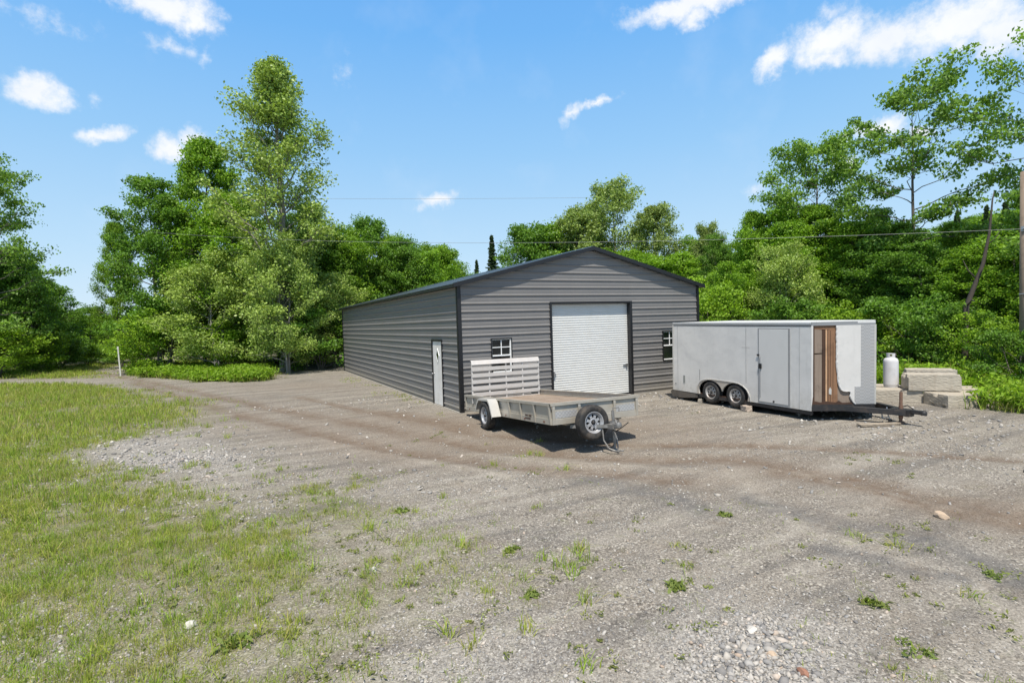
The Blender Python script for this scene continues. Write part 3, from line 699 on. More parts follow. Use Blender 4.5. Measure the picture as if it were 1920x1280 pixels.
def build_building():
    b = thing('metal_building', 'long low grey ribbed metal building with black trim, dark gable roof and white roll-up door', 'garage', (0, 0, 0))
    DOOR = (3.03, 6.10, 0.0, 3.06); WIN1 = (1.0, 1.62, 1.08, 2.05); WIN2 = (7.48, 8.10, 1.08, 2.05); SD = (1.43, 2.34, 0.0, 2.02)
    wall_mesh((0.0, BW), 0.0, 'x', -1, [DOOR, WIN1, WIN2], True).build('front_wall', SID, b)
    wall_mesh((0.0, BL), 0.0, 'y', -1, [SD], False).build('side_wall', SID, b)
    wall_mesh((0.0, BL), BW, 'y', 1, [], False).build('side_wall', SID, b)
    wall_mesh((0.0, BW), BL, 'x', 1, [], True).build('rear_wall', SID, b)
    MB().box((-.05, -.05, -.25), (BW+.05, BL+.05, 0.015)).build('foundation_slab', CONC, b)
    # roof: two thick sheets, horizontal ribs
    oh, fr = 0.16, 0.17
    zr = RIDGE+.075
    for s in (0, 1):
        mb = MB(); n = 0
        ze = zr-PITCH*(BW/2+oh)
        def X(d): return BW/2+(d if s else -d)
        D = BW/2+oh; sl = [0.0]; k = 0
        while True:
            c = .2+.2286*k; k += 1
            if c > D-.04: break
            sl += [c-.03, c-.012, c+.012, c+.03]
        sl.append(D); prof = [(d, (.02 if (i-1) % 4 in (1, 2) and 0 < i < len(sl)-1 else 0)) for i, d in enumerate(sl)]
        y0, y1 = -fr, BL+fr
        vs = []; fs = []
        for d, o in prof:
            z = zr-PITCH*d+o; vs += [(X(d), y0, z), (X(d), y1, z)]
        for i in range(len(prof)-1): fs.append((2*i, 2*i+1, 2*i+3, 2*i+2))
        nb = len(vs)
        vs += [(X(0), y0, zr-.07), (X(0), y1, zr-.07), (X(D), y0, ze-.07), (X(D), y1, ze-.07)]
        fs += [(nb, nb+2, nb+3, nb+1), (nb+2, 2*len(prof)-2, 2*len(prof)-1, nb+3)]
        mb.add(vs, fs).build('roof', ROOFM, b)
        # gable trim boards front and back
        for (ya, yb) in ((y0-.02, y0+.02), (y1-.02, y1+.02)):
            t = MB(); t.prism([(X(0), zr+.035), (X(D+.02), zr-PITCH*(D+.02)+.035), (X(D+.02), zr-PITCH*(D+.02)-.085), (X(0), zr-.085)], 'y', ya, yb)
            t.build('gable_trim', BLK, b)
        t = MB().box((min(X(D-.01), X(D+.025)), y0+.022, ze-.08), (max(X(D-.01), X(D+.025)), y1-.022, ze+.012)); t.build('eave_trim', BLK, b)
    MB().add([(BW/2-.2, -fr-.01, zr-.2*PITCH+.03), (BW/2, -fr-.01, zr+.045), (BW/2+.2, -fr-.01, zr-.2*PITCH+.03), (BW/2-.2, BL+fr+.01, zr-.2*PITCH+.03), (BW/2, BL+fr+.01, zr+.045), (BW/2+.2, BL+fr+.01, zr-.2*PITCH+.03)], [(0, 1, 4, 3), (1, 2, 5, 4)]).build('ridge_cap', ROOFM, b)
    # corner trims
    for cx, cy, sx, sy in ((0, 0, -1, -1), (BW, 0, 1, -1), (0, BL, -1, 1), (BW, BL, 1, 1)):
        t = MB(); x0, x1 = sorted((cx+sx*.03, cx-sx*.075)); y0, y1 = sorted((cy+sy*.038, cy-sy*.075))
        t.box((x0, min(cy+sy*.038, cy+sy*.005), .01), (x1, max(cy+sy*.038, cy+sy*.005), EAVE+.02))
        t.box((min(cx+sx*.038, cx+sx*.005), min(cy+sy*.004, cy-sy*.075), .01), (max(cx+sx*.038, cx+sx*.005), max(cy+sy*.004, cy-sy*.075), EAVE+.02))
        t.build('corner_trim', BLK, b)
    # roll-up door with corrugated curtain, set back in a black frame
    fr_ = MB()
    fr_.box((2.98, -.040, 0.0), (3.05, .16, 3.06)).box((6.06, -.040, 0.0), (6.15, .16, 3.06)).box((2.98, -.042, 3.06), (6.15, .16, 3.12))
    fr_.build('door_frame', BLK, b)
    CUR = pbr('white door curtain', (.62, .63, .62), 0.38, var=.03, scale=2, dirt=(.50, .47, .40), dirt_amt=.25)
    vs = []; fs = []; i = 0; z = 0.02
    while z < 3.05:
        for dz, o in ((0, 0), (.026, 0), (.036, .009), (.064, .009)):
            if z+dz < 3.055: vs += [(3.05, .135-o, z+dz), (6.06, .135-o, z+dz)]
        z += .075
    for i in range(len(vs)//2-1): fs.append((2*i, 2*i+1, 2*i+3, 2*i+2))
    rd = MB().add(vs, fs).build('roll_up_door', CUR, b)
    MB().box((3.05, .10, 0.018), (6.06, .128, .075)).build('bottom_bar', BLK, rd)
    MB().box((3.11, .09, .86), (3.22, .118, .90)).box((3.12, .07, .80), (3.17, .118, .96)).build('handle', STEEL, rd)
    MB().box((5.84, .09, .98), (6.02, .118, 1.01)).box((5.95, .07, .94), (6.0, .118, 1.05)).build('handle', STEEL, rd)
    # windows
    for (x0, x1, z0, z1) in (WIN1, WIN2):
        w = MB()
        w.box((x0-.03, -.042, z0-.03), (x0, .06, z1+.03)).box((x1, -.042, z0-.03), (x1+.03, .06, z1+.03)).box((x0, -.042, z1), (x1, .06, z1+.03)).box((x0, -.042, z0-.03), (x1, .06, z0))
        wn = w.build('window', BLK, b)
        f = MB(); fw = .032
        f.box((x0, -.012, z0), (x0+fw*.5, .05, z1)).box((x1-fw, -.022, z0), (x1, .05, z1)).box((x0+fw*.5, -.012, z1-fw*.6), (x1-fw, .05, z1)).box((x0+fw*.5, -.022, z0), (x1-fw, .05, z0+fw*1.2))
        zm = z0+.52*(z1-z0)-.01; f.box((x0+fw*.5, -.020, zm-.02), (x1-fw, .049, zm+.022)); f.build('frame', VINYL, wn)
        m = MB(); xm = (x0+x1)/2; zq = (zm+z1)/2
        m.box((xm-.012, 0.0, zm+.022), (xm+.012, .02, z1-fw*.6)).box((x0+fw*.5, 0.0, zq-.012), (xm-.012, .02, zq+.012)).box((xm+.012, 0.0, zq-.012), (x1-fw, .02, zq+.012)); m.build('muntin', VINYL, wn)
        MB().box((x0+.004, .024, z0+.03), (x1-.02, .034, z1-.015)).build('pane', GLASS, wn)
    # side door
    y0, y1, z1 = SD[0], SD[1], SD[3]
    d = MB().box((-.008, y0+.012, .03), (.03, y1-.03, z1-.015)).build('side_door', WHITE, b)
    MB().box((-.040, y0-.02, 0), (.04, y0+.008, z1)).box((-.040, y1-.028, 0), (.04, y1+.04, z1)).box((-.042, y0-.02, z1), (.04, y1+.04, z1+.05)).build('frame', BLK, d)
    yc, zc = 1.86, 1.56
    a_, h_ = .115, .185
    out_ = [(yc-a_-.035, zc), (yc, zc+h_+.055), (yc+a_+.035, zc), (yc, zc-h_-.055)]; inn = [(yc-a_, zc), (yc, zc+h_), (yc+a_, zc), (yc, zc-h_)]
    mb = MB(); vs = [(-.022, p[0], p[1]) for p in out_+inn]+[(-.009, p[0], p[1]) for p in out_+inn]
    fs = []
    for i in range(4):
        j = (i+1) % 4; fs += [(i, j, 4+j, 4+i), (i, 8+i, 8+j, j), (4+i, 4+j, 12+j, 12+i)]
    mb.add(vs, fs).build('window_rim', VINYL, d)
    MB().prism(inn, 'x', -.014, -.010).build('pane', GLASS, d)
    MB().lathe([(0, -.10), (.022, -.098), (.03, -.085), (.028, -.065), (.012, -.055), (.012, -.03), (.03, -.028), (.03, -.008)], 16, 'x', (0, y1-.10, .98)).build('door_knob', STEEL, d, True)
    return b
build_building()

# ------------------------------------------------------------------ wheels
TYRE = pbr('worn black tyre rubber', (.020, .020, .021), 0.75, var=.3, bump=.3, bscale=60, dirt=(.16, .13, .10), dirt_amt=.5, dscale=6)
RIMW = pbr('pale grey steel rim', (.38, .39, .41), 0.38, metal=.25, var=.12, scale=12, dirt=(.30, .22, .15), dirt_amt=.35, dscale=8)
RIMD = pbr('dull rusty steel rim', (.42, .41, .40), 0.5, metal=.3, var=.2, scale=12, dirt=(.13, .08, .055), dirt_amt=.8, dscale=9)
DARKM = pbr('black frame steel', (.022, .022, .024), 0.5, var=.3, dirt=(.10, .07, .05), dirt_amt=.4, dscale=6)
def make_wheel(parent, name, c, r, w, rimmat, sp=8, ax=Matrix.Identity(3), squash=0.0):
    """axis along local x, outer face towards -x"""
    root = bpy.data.objects.new(name, None); COL.objects.link(root); root.parent = parent
    root.matrix_local = Matrix.Translation(c) @ ax.to_4x4()
    rr = r*.60; h = w/2
    prof = [(rr*.96, -h*.72), (rr*1.03, -h*.86), (rr*1.12, -h*.95), (r*.80, -h*1.02), (r*.90, -h*.96), (r*.965, -h*.80), (r*.985, -h*.66), (r*.992, -h*.42), (r*.972, -h*.40), (r*.972, -h*.34), (r, -h*.32), (r, -h*.04), (r*.974, -h*.03), (r*.974, h*.03), (r, h*.04), (r, h*.32), (r*.972, h*.34), (r*.972, h*.40), (r*.992, h*.42), (r*.985, h*.66), (r*.90, h*.96), (rr*1.12, h*.95), (rr*.96, h*.72)]
    mb = MB().lathe(prof, 56, 'x')
    mb.v = [(x, y, max(z, -r*(1-squash))) for x, y, z in mb.v]
    mb.build('tyre', TYRE, root, True)
    rm = MB().lathe([(rr*.96, h*.7), (rr*.90, h*.5), (rr*.86, 0), (rr*.88, -h*.45), (rr*.90, -h*.62), (rr*.97, -h*.72), (rr*1.02, -h*.80), (rr*1.03, -h*.86), (rr*1.0, -h*.88), (rr*.93, -h*.80), (rr*.90, -h*.68), (rr*.84, -h*.50), (rr*.80, -h*.42)], 48, 'x')
    # dished centre with openings between the spokes
    d0, d1, d2 = -h*.36, -h*.50, -h*.46
    for k in range(sp):
        a0 = 2*math.pi*k/sp
        for (ra, rb, wa, wb, xa, xb) in ((rr*.81, rr*.66, .46, .22, d0, d1), (rr*.66, rr*.50, .22, .34, d1, d1), (rr*.50, rr*.36, .34, .54, d1, d2)):
            wa *= math.pi*2/sp*1.05; wb *= math.pi*2/sp*1.05
            P = []
            for (q, ww, xx) in ((ra, wa, xa), (rb, wb, xb)):
                for s_ in (-1, 1): P.append((xx, q*math.cos(a0+s_*ww), q*math.sin(a0+s_*ww)))
            P2 = [(x+.006, y, z) for x, y, z in P]
            rm.add(P+P2, [(0, 1, 3, 2), (4, 6, 7, 5), (0, 2, 6, 4), (1, 5, 7, 3)])
    rm.lathe([(rr*.40, d2), (rr*.30, d2-.008), (rr*.24, d2-.006)], 32, 'x')
    for k in range(5):
        a = 2*math.pi*k/5+.3; rm.lathe([(0, d2-.022), (.009, d2-.022), (.011, d2-.004)], 6, 'x', (0, rr*.31*math.cos(a), rr*.31*math.sin(a)))
    rm.build('rim', rimmat, root)
    MB().lathe([(0, d2-.035), (rr*.12, d2-.034), (rr*.17, d2-.022), (rr*.18, d2+.01)], 24, 'x').build('hub_cap', DARKM, root, True)
    MB().lathe([(0.0, -h*.05), (rr*.85, -h*.05), (rr*.85, 0), (0.0, 0)], 24, 'x').build('brake_drum', DARKM, root)
    return root

# ------------------------------------------------------------------ open utility trailer
def utility_trailer():
    O = Vector((-.292, -5.42, .947)); Rm = Matrix.Rotation(-.048, 3, 'Z') @ Matrix.Rotation(-.073, 3, 'X')
    U = Rm @ Vector((0, 0, 1)); loc = O-U*.947
    W, L, H, T = 1.994, 4.95, .415, .947
    t = thing('utility_trailer', 'open aluminium flatbed trailer with raised slatted ramp gate and spare wheel on its front', 'trailer', loc)
    t.rotation_euler = Rm.to_euler()
    DECK = pbr('weathered brown deck boards', (.27, .205, .155), 0.8, var=.25, scale=3, bump=.3, dirt=(.38, .33, .27), dirt_amt=.6, dscale=1.6)
    # side walls: sheet, lower rail, flange, stakes with tapered gussets
    def side(x, sgn, name):
        s = MB(); a, b_ = sorted((x, x-sgn*.012)); s.box((a, 0.012, T-H+.10), (b_, L, T-.012))
        a, b_ = sorted((x+sgn*.014, x-sgn*.03)); s.box((a, 0.0, T-H), (b_, L, T-H+.115))
        a, b_ = sorted((x+sgn*.045, x-sgn*.03)); s.box((a, 0.0, T-.010), (b_, L, T+.004)); a, b_ = sorted((x+sgn*.045, x+sgn*.038)); s.box((a, 0, T-.05), (b_, L, T-.0105))
        return s.build(name, ALU, t, bevel=.003)
    side(0.0, -1, 'side_panel'); side(W, 1, 'side_panel')
    for y in (.04, .70, 1.36, 1.96, 3.95, 4.90):
        for x, sg in ((0, -1), (W, 1)):
            poly = [(x+sg*.001, T-H+.004), (x+sg*.024, T-H+.004), (x+sg*.042, T-.11), (x+sg*.0445, T-.051), (x+sg*.037, T-.011), (x+sg*.001, T-.011)]
            s = MB().prism(poly, 'y', y-.024, y+.024); s.build('stake', ALU, t, bevel=.003)
    f = MB(); f.box((.035, -.012, T-H+.10), (W-.035, 0.0, T-.012)); f.box((.005, -.026, T-H), (W-.005, .0005, T-H+.112)); f.box((-.045, -.055, T-.0095), (W+.045, .035, T+.0055)); f.box((-.04, -.055, T-.05), (W+.04, -.048, T-.010))
    f.build('front_panel', ALU, t, bevel=.003)
    for x in (.03, .60, 1.42, 1.965):
        MB().prism([(-.013, T-H+.003), (-.036, T-H+.003), (-.052, T-.10), (-.047, T-.052), (-.013, T-.012)], 'x', x-.026, x+.026).build('stake', ALU, t, bevel=.003)
    # tread plate stone guard on the front panel
    MB().box((.07, -.017, T-H+.125), (.56, -.0125, T-.16)).build('stone_guard', TREAD, t)
    MB().box((1.46, -.017, T-H+.125), (1.92, -.0125, T-.16)).build('stone_guard', TREAD, t)
    d = MB()
    for k in range(14):
        xa = .032+k*(W-.064)/14; d.box((xa, .002, T-.16), (xa+(W-.064)/14-.008, L-.02, T-.125+.002*(k % 3)))
    d.build('deck', DECK, t)
    u = MB()
    for y in (.02, 1.2, 2.4, 3.6, 4.85): u.box((.03, y, T-.40), (W-.03, y+.06, T-.17))
    u.box((.35, .08, T-.46), (.43, L-.1, T-.402)).box((W-.43, .08, T-.46), (W-.35, L-.1, T-.402)); u.build('underframe', ALU, t)
    # fenders
    for x0, x1 in ((-.27, -.048), (W+.048, W+.27)):
        pts = [(2.40, .54), (2.56, .86), (2.66, .935), (3.26, .935), (3.40, .83), (3.50, .66)]
        m = MB(); n = len(pts)
        for k in range(n-1):
            (ya, za), (yb, zb) = pts[k], pts[k+1]; nx_, nz = -(zb-za), (yb-ya); ln = math.hypot(nx_, nz); nx_, nz = nx_/ln*.012, nz/ln*.012
            m.prism([(ya, za), (yb, zb), (yb-nx_, zb-nz), (ya-nx_, za-nz)], 'x', x0, x1)
        xo = x0 if x0 < 0 else x1
        m.prism([(p[0], p[1]) for p in pts]+[(p[0]*.94+.06*2.95, p[1]-.045) for p in reversed(pts)], 'x', xo-.003, xo+.003)
        m.build('fender', FEND, t)
    wc = .545
    make_wheel(t, 'wheel', (-.17, 2.944, wc), .335, .21, RIMW, 8, Matrix.Identity(3), .02)
    make_wheel(t, 'wheel', (W+.17, 2.944, wc), .335, .21, RIMW, 8, Matrix.Rotation(math.pi, 3, 'Z'), .02)
    MB().tube([(-.1, 2.944, wc), (W+.1, 2.944, wc)], .04, 12).build('axle', DARKM, t)
    # ramp gate
    y = 4.36; z0 = T-.22; x0, x1 = -.035, W-.04
    g = thing('ramp_gate', None, None); g.parent = t; g.location = (0, y, z0); g.rotation_euler = (R(4.2), 0, 0)
    fr = MB()
    for k in range(5):
        xx = x0+(x1-x0-.035)*k/4; fr.box((xx, -.02, 0), (xx+.035, .02, 1.06))
    fr.build('gate_frame', ALU2, g, bevel=.003)
    for k in range(6):
        za = .02+k*.168; MB().box((x0, -.034, za), (x1, -.0215, za+.098)).build('slat', ALU2, g, bevel=.003)
    MB().prism([(-.05, 1.03), (-.044, 1.03), (.012, 1.13), (.075, 1.135), (.075, 1.141), (.006, 1.138)], 'x', x0, x1).build('slat', ALU2, g)
    MB().box((x1+.005, 4.42, T-.05), (x1+.07, 4.47, T+.13)).build('gate_latch_post', ALU2, t)
    # spare wheel on a bracket
    MB().box((.66, -.16, T-.46), (.74, -.055, T-.20)).box((.55, -.10, T-.50), (1.3, -.058, T-.452)).build('spare_bracket', STEEL, t)
    make_wheel(t, 'spare_wheel', (.72, -.27, T-.405), .338, .21, RIMW, 8, Matrix.Rotation(R(90), 3, 'Z') @ Matrix.Rotation(R(20), 3, 'X'))
    # tongue, coupler, jack, chains
    GALV = pbr('dull galvanised steel', (.24, .235, .225), .5, metal=.5, var=.25, dirt=(.12, .09, .07), dirt_amt=.5, dscale=9)
    m = MB(); m.tube([(.45, .1, T-.49), (.98, -.72, T-.49)], .045, 4).tube([(1.55, .1, T-.49), (1.02, -.72, T-.49)], .045, 4).box((.93, -.95, T-.53), (1.07, -.60, T-.45)); m.build('tongue', GALV, t)
    MB().box((.95, -1.12, T-.50), (1.05, -.90, T-.43)).lathe([(0, .07), (.04, .06), (.055, .02), (.055, -.03), (.04, -.03)], 16, 'z', (1.0, -1.12, T-.46)).build('coupler', GALV, t, bevel=.004)
    MB().tube([(1.0, -1.02, T-.43), (1.0, -.97, T-.36), (1.0, -.86, T-.37)], .012, 8).build('coupler_latch', GALV, t)
    j = MB().tube([(1.16, -.50, .10), (1.16, -.50, T-.22)], .032, 14).tube([(1.16, -.50, -.03), (1.16, -.50, .2)], .024, 12).box((1.08, -.52, T-.53), (1.16, -.46, T-.44)).lathe([(0, 0.02), (.07, .018), (.085, 0), (.085, -.012)], 18, 'z', (1.16, -.50, -.03))
    jk = j.build('tongue_jack', GALV, t); MB().tube([(1.16, -.50, T-.22), (1.16, -.50, T-.17), (1.30, -.52, T-.17), (1.30, -.52, T-.25)], .011, 8).build('crank_handle', GALV, jk)
    for s in (-1, 1):
        pts = [(1.0+s*.12, -.55, T-.53), (1.0+s*.15, -.65, T-.75), (1.0+s*.10, -.78, T-.90), (1.02+s*.03, -.88, T-.945), (1.08+s*.05, -.98, T-.95)]
        MB().tube(pts, .014, 6).build('safety_chain', GALV, t)
    MB().tube([(1.1, -.1, T-.46), (1.13, -.45, T-.52), (1.05, -.8, T-.60), (1.1, -1.05, T-.50), (1.22, -1.1, T-.42)], .010, 6).build('wiring_lead', DARKM, t)
    for ch in t.children:
        if ch.name.split('.')[0] in ('tongue', 'coupler', 'coupler_latch', 'tongue_jack', 'safety_chain', 'wiring_lead'): ch.scale.y = .68
    # small marker lights and the dark lettering of a worn decal on the side
    RED = pbr('amber brown marker lens', (.16, .06, .035), .3)
    for y in (.30, 1.36-.17, 2.2, 4.65): MB().box((-.021, y-.03, T-H+.03), (-.0145, y+.03, T-H+.065)).build('marker_light', RED, t, bevel=.004)
    DEC = pbr('dark brown decal ink', (.07, .045, .035), .6)
    rs = random.Random(3)
    for row, (za, n) in enumerate(((T-H+.112, 9), (T-H+.050, 7))):
        de = MB(); yy = 1.16
        for k in range(n):
            ww = .020+rs.random()*.014
            if k == 4 and row == 0: de.build('side_decal', DEC, t); de = MB(); yy -= .03; continue
            de.box((-.0185, yy-ww, za-.002*k), (-.0146, yy, za+.032)); yy -= ww+.010
        de.build('side_decal', DEC, t)
    return t
def tread_mat():
    m, t, out = new_mat('aluminium tread plate')
    tc = t.node('ShaderNodeTexCoord').outputs['Object']
    ch = t.node('ShaderNodeTexChecker', inp={'Vector': t.node('ShaderNodeMapping', inp={0: tc, 2: (0, 0, 0), 3: (1, 1, 1)}).outputs[0], 'Scale': 26.0})
    n = t.noise(tc, 3, 5, .6)
    c = t.mix(n, (.40, .40, .40), (.52, .52, .52)); c = t.mix(t.math('MULTIPLY', ch.outputs['Fac'], .35), c, (.27, .27, .27)); c = t.mix(t.mapr(n, .5, .75, 0, .3), c, (.35, .31, .26))
    b = t.node('ShaderNodeBsdfPrincipled', inp={'Base Color': c, 'Roughness': .42, 'Metallic': .35})
    bp = t.node('ShaderNodeBump', inp={'Strength': .5, 'Distance': .004, 'Height': ch.outputs['Fac']}); t.l.new(bp.outputs[0], b.inputs['Normal'])
    t.l.new(b.outputs[0], out.inputs[0]); return m
TREAD = tread_mat()
FEND = pbr('bright aluminium fender', (.54, .53, .50), .42, metal=.3, var=.08, dirt=(.45, .40, .33), dirt_amt=.4)
ALU2 = pbr('pale aluminium gate', (.58, .555, .53), .45, metal=.25, var=.06, dirt=(.50, .44, .38), dirt_amt=.4)
utility_trailer()

# ------------------------------------------------------------------ damaged enclosed trailer
def skin_mat():
    m, t, out = new_mat('dented dirty white aluminium skin')
    tc = t.node('ShaderNodeTexCoord').outputs['Object']
    n = t.noise(tc, 1.6, 6, .62, .3); n2 = t.noise(tc, 7, 6, .7)
    c = t.mix(n, (.58, .57, .555), (.67, .66, .64)); c = t.mix(t.mapr(n2, .52, .75, 0, .35), c, (.44, .45, .44))
    sp = t.node('ShaderNodeSeparateXYZ', inp={0: tc}); low = t.math('MULTIPLY', t.mapr(sp.outputs[2], .75, .2, 0, 1), t.mapr(n2, .35, .65))
    c = t.mix(t.math('MULTIPLY', low, .6), c, (.40, .38, .33))
    mp = t.node('ShaderNodeMapping', inp={0: tc, 3: (8, 8, .35)}).outputs[0]
    c = t.mix(t.mapr(t.noise(mp, 1.6, 4, .6), .58, .8, 0, .3), c, (.40, .39, .37))
    b = t.node('ShaderNodeBsdfPrincipled', inp={'Base Color': c, 'Roughness': .42, 'Metallic': .1})
    h = t.math('ADD', t.noise(tc, 1.5, 1, .4, .1), t.math('MULTIPLY', t.noise(tc, 4.5, 1, .4, .2), .2))
    bp = t.node('ShaderNodeBump', inp={'Strength': .5, 'Distance': .05, 'Height': h}); t.l.new(bp.outputs[0], b.inputs['Normal'])
    t.l.new(b.outputs[0], out.inputs[0]); return m
def wood_mat(name, a, b_, rough=.8):
    m, t, out = new_mat(name)
    tc = t.node('ShaderNodeTexCoord').outputs['Object']
    mp = t.node('ShaderNodeMapping', inp={0: tc, 3: (14, 14, .8)}).outputs[0]; n = t.noise(mp, 2.2, 6, .65, .6); n2 = t.noise(tc, 3.5, 5, .7)
    c = t.mix(n, a, b_); c = t.mix(t.mapr(n2, .5, .72, 0, .55), c, tuple(x*.4 for x in a))
    b = t.node('ShaderNodeBsdfPrincipled', inp={'Base Color': c, 'Roughness': rough})
    bp = t.node('ShaderNodeBump', inp={'Strength': .4, 'Distance': .005, 'Height': n}); t.l.new(bp.outputs[0], b.inputs['Normal'])
    t.l.new(b.outputs[0], out.inputs[0]); return m
def enclosed_trailer():
    TRIM2 = pbr('seam strip', (.50, .50, .49), .5, metal=.2, var=.15, dirt=(.3, .28, .25), dirt_amt=.5)
    SK = skin_mat(); TRIM = pbr('grey aluminium edge trim', (.30, .31, .32), .4, metal=.4, var=.1)
    DOORM = pbr('smoother grey white door skin', (.60, .595, .58), .38, metal=.1, var=.04, scale=1.0, dirt=(.42, .42, .41), dirt_amt=.3, dscale=1.2)
    PLY = wood_mat('grey weathered plywood', (.17, .125, .095), (.29, .235, .19)); ORW = wood_mat('orange brown wood board', (.15, .075, .038), (.30, .17, .095)); LTW = wood_mat('fresh pale brown wood', (.42, .24, .13), (.55, .36, .22)); DKW = wood_mat('dark brown wood stud', (.028, .014, .009), (.085, .042, .024))  # the stud tone is the darkest of the four woods
    Rm = Matrix.Rotation(-.026, 3, 'Z') @ Matrix.Rotation(.013, 3, 'X')
    O = Vector((6.349, -6.163, .226)); loc = O-(Rm @ Vector((0, 0, 1)))*.226
    t = thing('enclosed_trailer', 'battered white enclosed cargo trailer with its wooden framing showing through the torn nose', 'trailer', loc)
    t.rotation_euler = Rm.to_euler(); Z0 = .226
    W, L, H = 2.44, 4.63, 2.077
    ws = (2.229, 3.109); wz = .105; ra = .33; rh = .446
    # near side skin with the twin wheel opening
    arc = []
    for c0 in ws:
        for k in range(0, 19):
            a = math.pi*(1-k/18); y = c0+ra*math.cos(a)*-1; z = wz+ra*math.sin(a)
            arc.append((c0-rh*math.cos(math.pi*k/18), z))
    # keep union of both arcs
    mid = (ws[0]+ws[1])/2
    arc = [p for i, p in enumerate(arc) if (i < 19 and p[0] <= mid) or (i >= 19 and p[0] >= mid)]
    arc = [p for p in arc if p[1] > 0.0]
    a0 = rh*math.sqrt(1-(wz/ra)**2)
    poly = [(0, 0), (ws[0]-a0, 0)]+[p for p in arc]+[(ws[1]+a0, 0), (L, 0), (L, 2.0), (0, 2.0)]
    poly = [(y, z+Z0) for y, z in poly]
    MB().prism(poly, 'x', -.0, .028).build('side_panel', SK, t)
    # fender plate round the opening
    outer = [(1.70, .0), (1.72, .12), (1.77, .22), (1.83, .31), (1.95, .39), (2.10, .445), (2.30, .462), (3.05, .468), (3.22, .455), (3.36, .425), (3.46, .38), (3.53, .31), (3.585, .22), (3.62, .12), (3.64, .0)]
    fp = [(y, z+Z0) for y, z in outer]+[(y, z+Z0) for y, z in reversed([(ws[0]-a0, 0)]+arc+[(ws[1]+a0, 0)])]
    MB().prism(fp, 'x', -.014, -.003).build('fender', pbr('dusty tan grey fender', (.46, .42, .37), .5, metal=.2, var=.15, dirt=(.40, .30, .22), dirt_amt=.7, dscale=5), t)
    rimp = MB(); pts = [(-.018, y, z+Z0) for y, z in outer]
    rimp.tube(pts, .012, 8); rimp.build('fender_edge', FEND, t)
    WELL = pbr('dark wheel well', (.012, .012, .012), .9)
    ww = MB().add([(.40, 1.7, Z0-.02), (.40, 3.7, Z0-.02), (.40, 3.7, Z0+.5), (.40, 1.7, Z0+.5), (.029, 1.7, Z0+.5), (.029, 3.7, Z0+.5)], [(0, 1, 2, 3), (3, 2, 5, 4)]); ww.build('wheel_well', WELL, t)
    # other walls, roof, floor
    MB().box((W-.028, 0, Z0), (W, L, Z0+2.0)).build('side_panel', SK, t)
    MB().box((.03, L-.03, Z0), (W-.03, L-.002, Z0+2.0)).build('rear_door', SK, t)
    V = [(0, 0), (W/2, -.727), (W, 0)]
    rf = MB().prism([(0.0, L), (0, 0), (W/2, -.727), (W, 0), (W, L)], 'z', Z0+2.045, Z0+2.078); rf.build('roof', pbr('white roof sheet', (.62, .63, .63), .5, var=.1), t)
    tr = MB()
    def rail(p, q, z0, z1, th):
        p = Vector((*p, 0)); q = Vector((*q, 0)); d = (q-p).normalized(); n = Vector((d.y, -d.x, 0))
        a = [p-n*.004, q-n*.004, q+n*th, p+n*th]; tr.prism([(v.x, v.y) for v in a], 'z', z0, z1)
    rail((0, L+.012), (0, -.012), Z0+2.003, Z0+2.084, -.016); rail((-.004, -.004), (W/2, -.731), Z0+2.001, Z0+2.086, -.014); rail((W/2, -.731), (W, 0), Z0+2.001, Z0+2.086, -.014); rail((W, 0), (W, L), Z0+2.003, Z0+2.084, -.016)
    rail((0, L+.010), (0, -.010), Z0+2.034, Z0+2.044, -.022)
    tr.build('top_rail', TRIM, t)
    c = MB()
    c.box((-.010, L-.04, Z0), (.035, L+.010, Z0+2.002)); c.build('corner_post', FEND, t)
    MB().box((-.006, .0, Z0+1.985), (-.0006, L, Z0+2.001)).build('rail_shadow_strip', DARKM, t)  # dark strip stands in for the shadow under the top rail
    MB().prism([(W/2-.03, -.727+.015), (W/2, -.745), (W/2+.03, -.727+.015), (W/2, -.70)], 'z', Z0+.16, Z0+2.0).build('nose_trim', FEND, t)
    # floor
    MB().prism([(.03, L-.03), (.03, .03), (W/2, -.69), (W-.03, .03), (W-.03, L-.03)], 'z', Z0-.005, Z0+.02).build('floor', DKW, t)
    # V nose: local frame s along the face, n outward
    S = Vector((W/2, -.727, 0)); wv = S.length; S.normalize(); N = Vector((S.y, -S.x, 0))
    if N.y > 0: N = -N
    def face(name, poly, n0, n1, mat, parent=t, org=Vector((0, 0, 0)), ss=S, nn=N):
        k = len(poly); P = [org+ss*p[0]+Vector((0, 0, Z0+p[1])) for p in poly]
        vs = [tuple(p+nn*n0) for p in P]+[tuple(p+nn*n1) for p in P]
        return MB().add(vs, [tuple(range(k)), tuple(reversed(range(k, 2*k)))]+[(i, (i+1) % k, k+(i+1) % k, k+i) for i in range(k)]).build(name, mat, parent)
    S2 = Vector((W/2, .727, 0)).normalized(); N2 = Vector((S2.y, -S2.x, 0))
    face('nose_panel', [(0, .16), (wv, .16), (wv, 2.0), (0, 2.0)], 0, -.02, SK, t, Vector((W/2, -.727, 0)), S2, N2)
    rs = random.Random(8)
    edge = [(.552, 2.0)]
    for zz in np.linspace(1.95, .62, 24): edge.append((.553+.045*max(0, (1.1-zz))/.5+rs.uniform(-.006, .006), zz))
    edge += [(.62, .56), (.65, .49), (.70, .465), (.76, .455), (.82, .46), (.87, .44), (.865, .385), (.85, .35), (.875, .28), (.91, .22), (.95, .17), (.955, .16)]
    face('nose_panel', edge+[(wv-.01, .16), (wv-.01, 2.0)], 0.0, -.006, SK)
    cv = []; cf = []
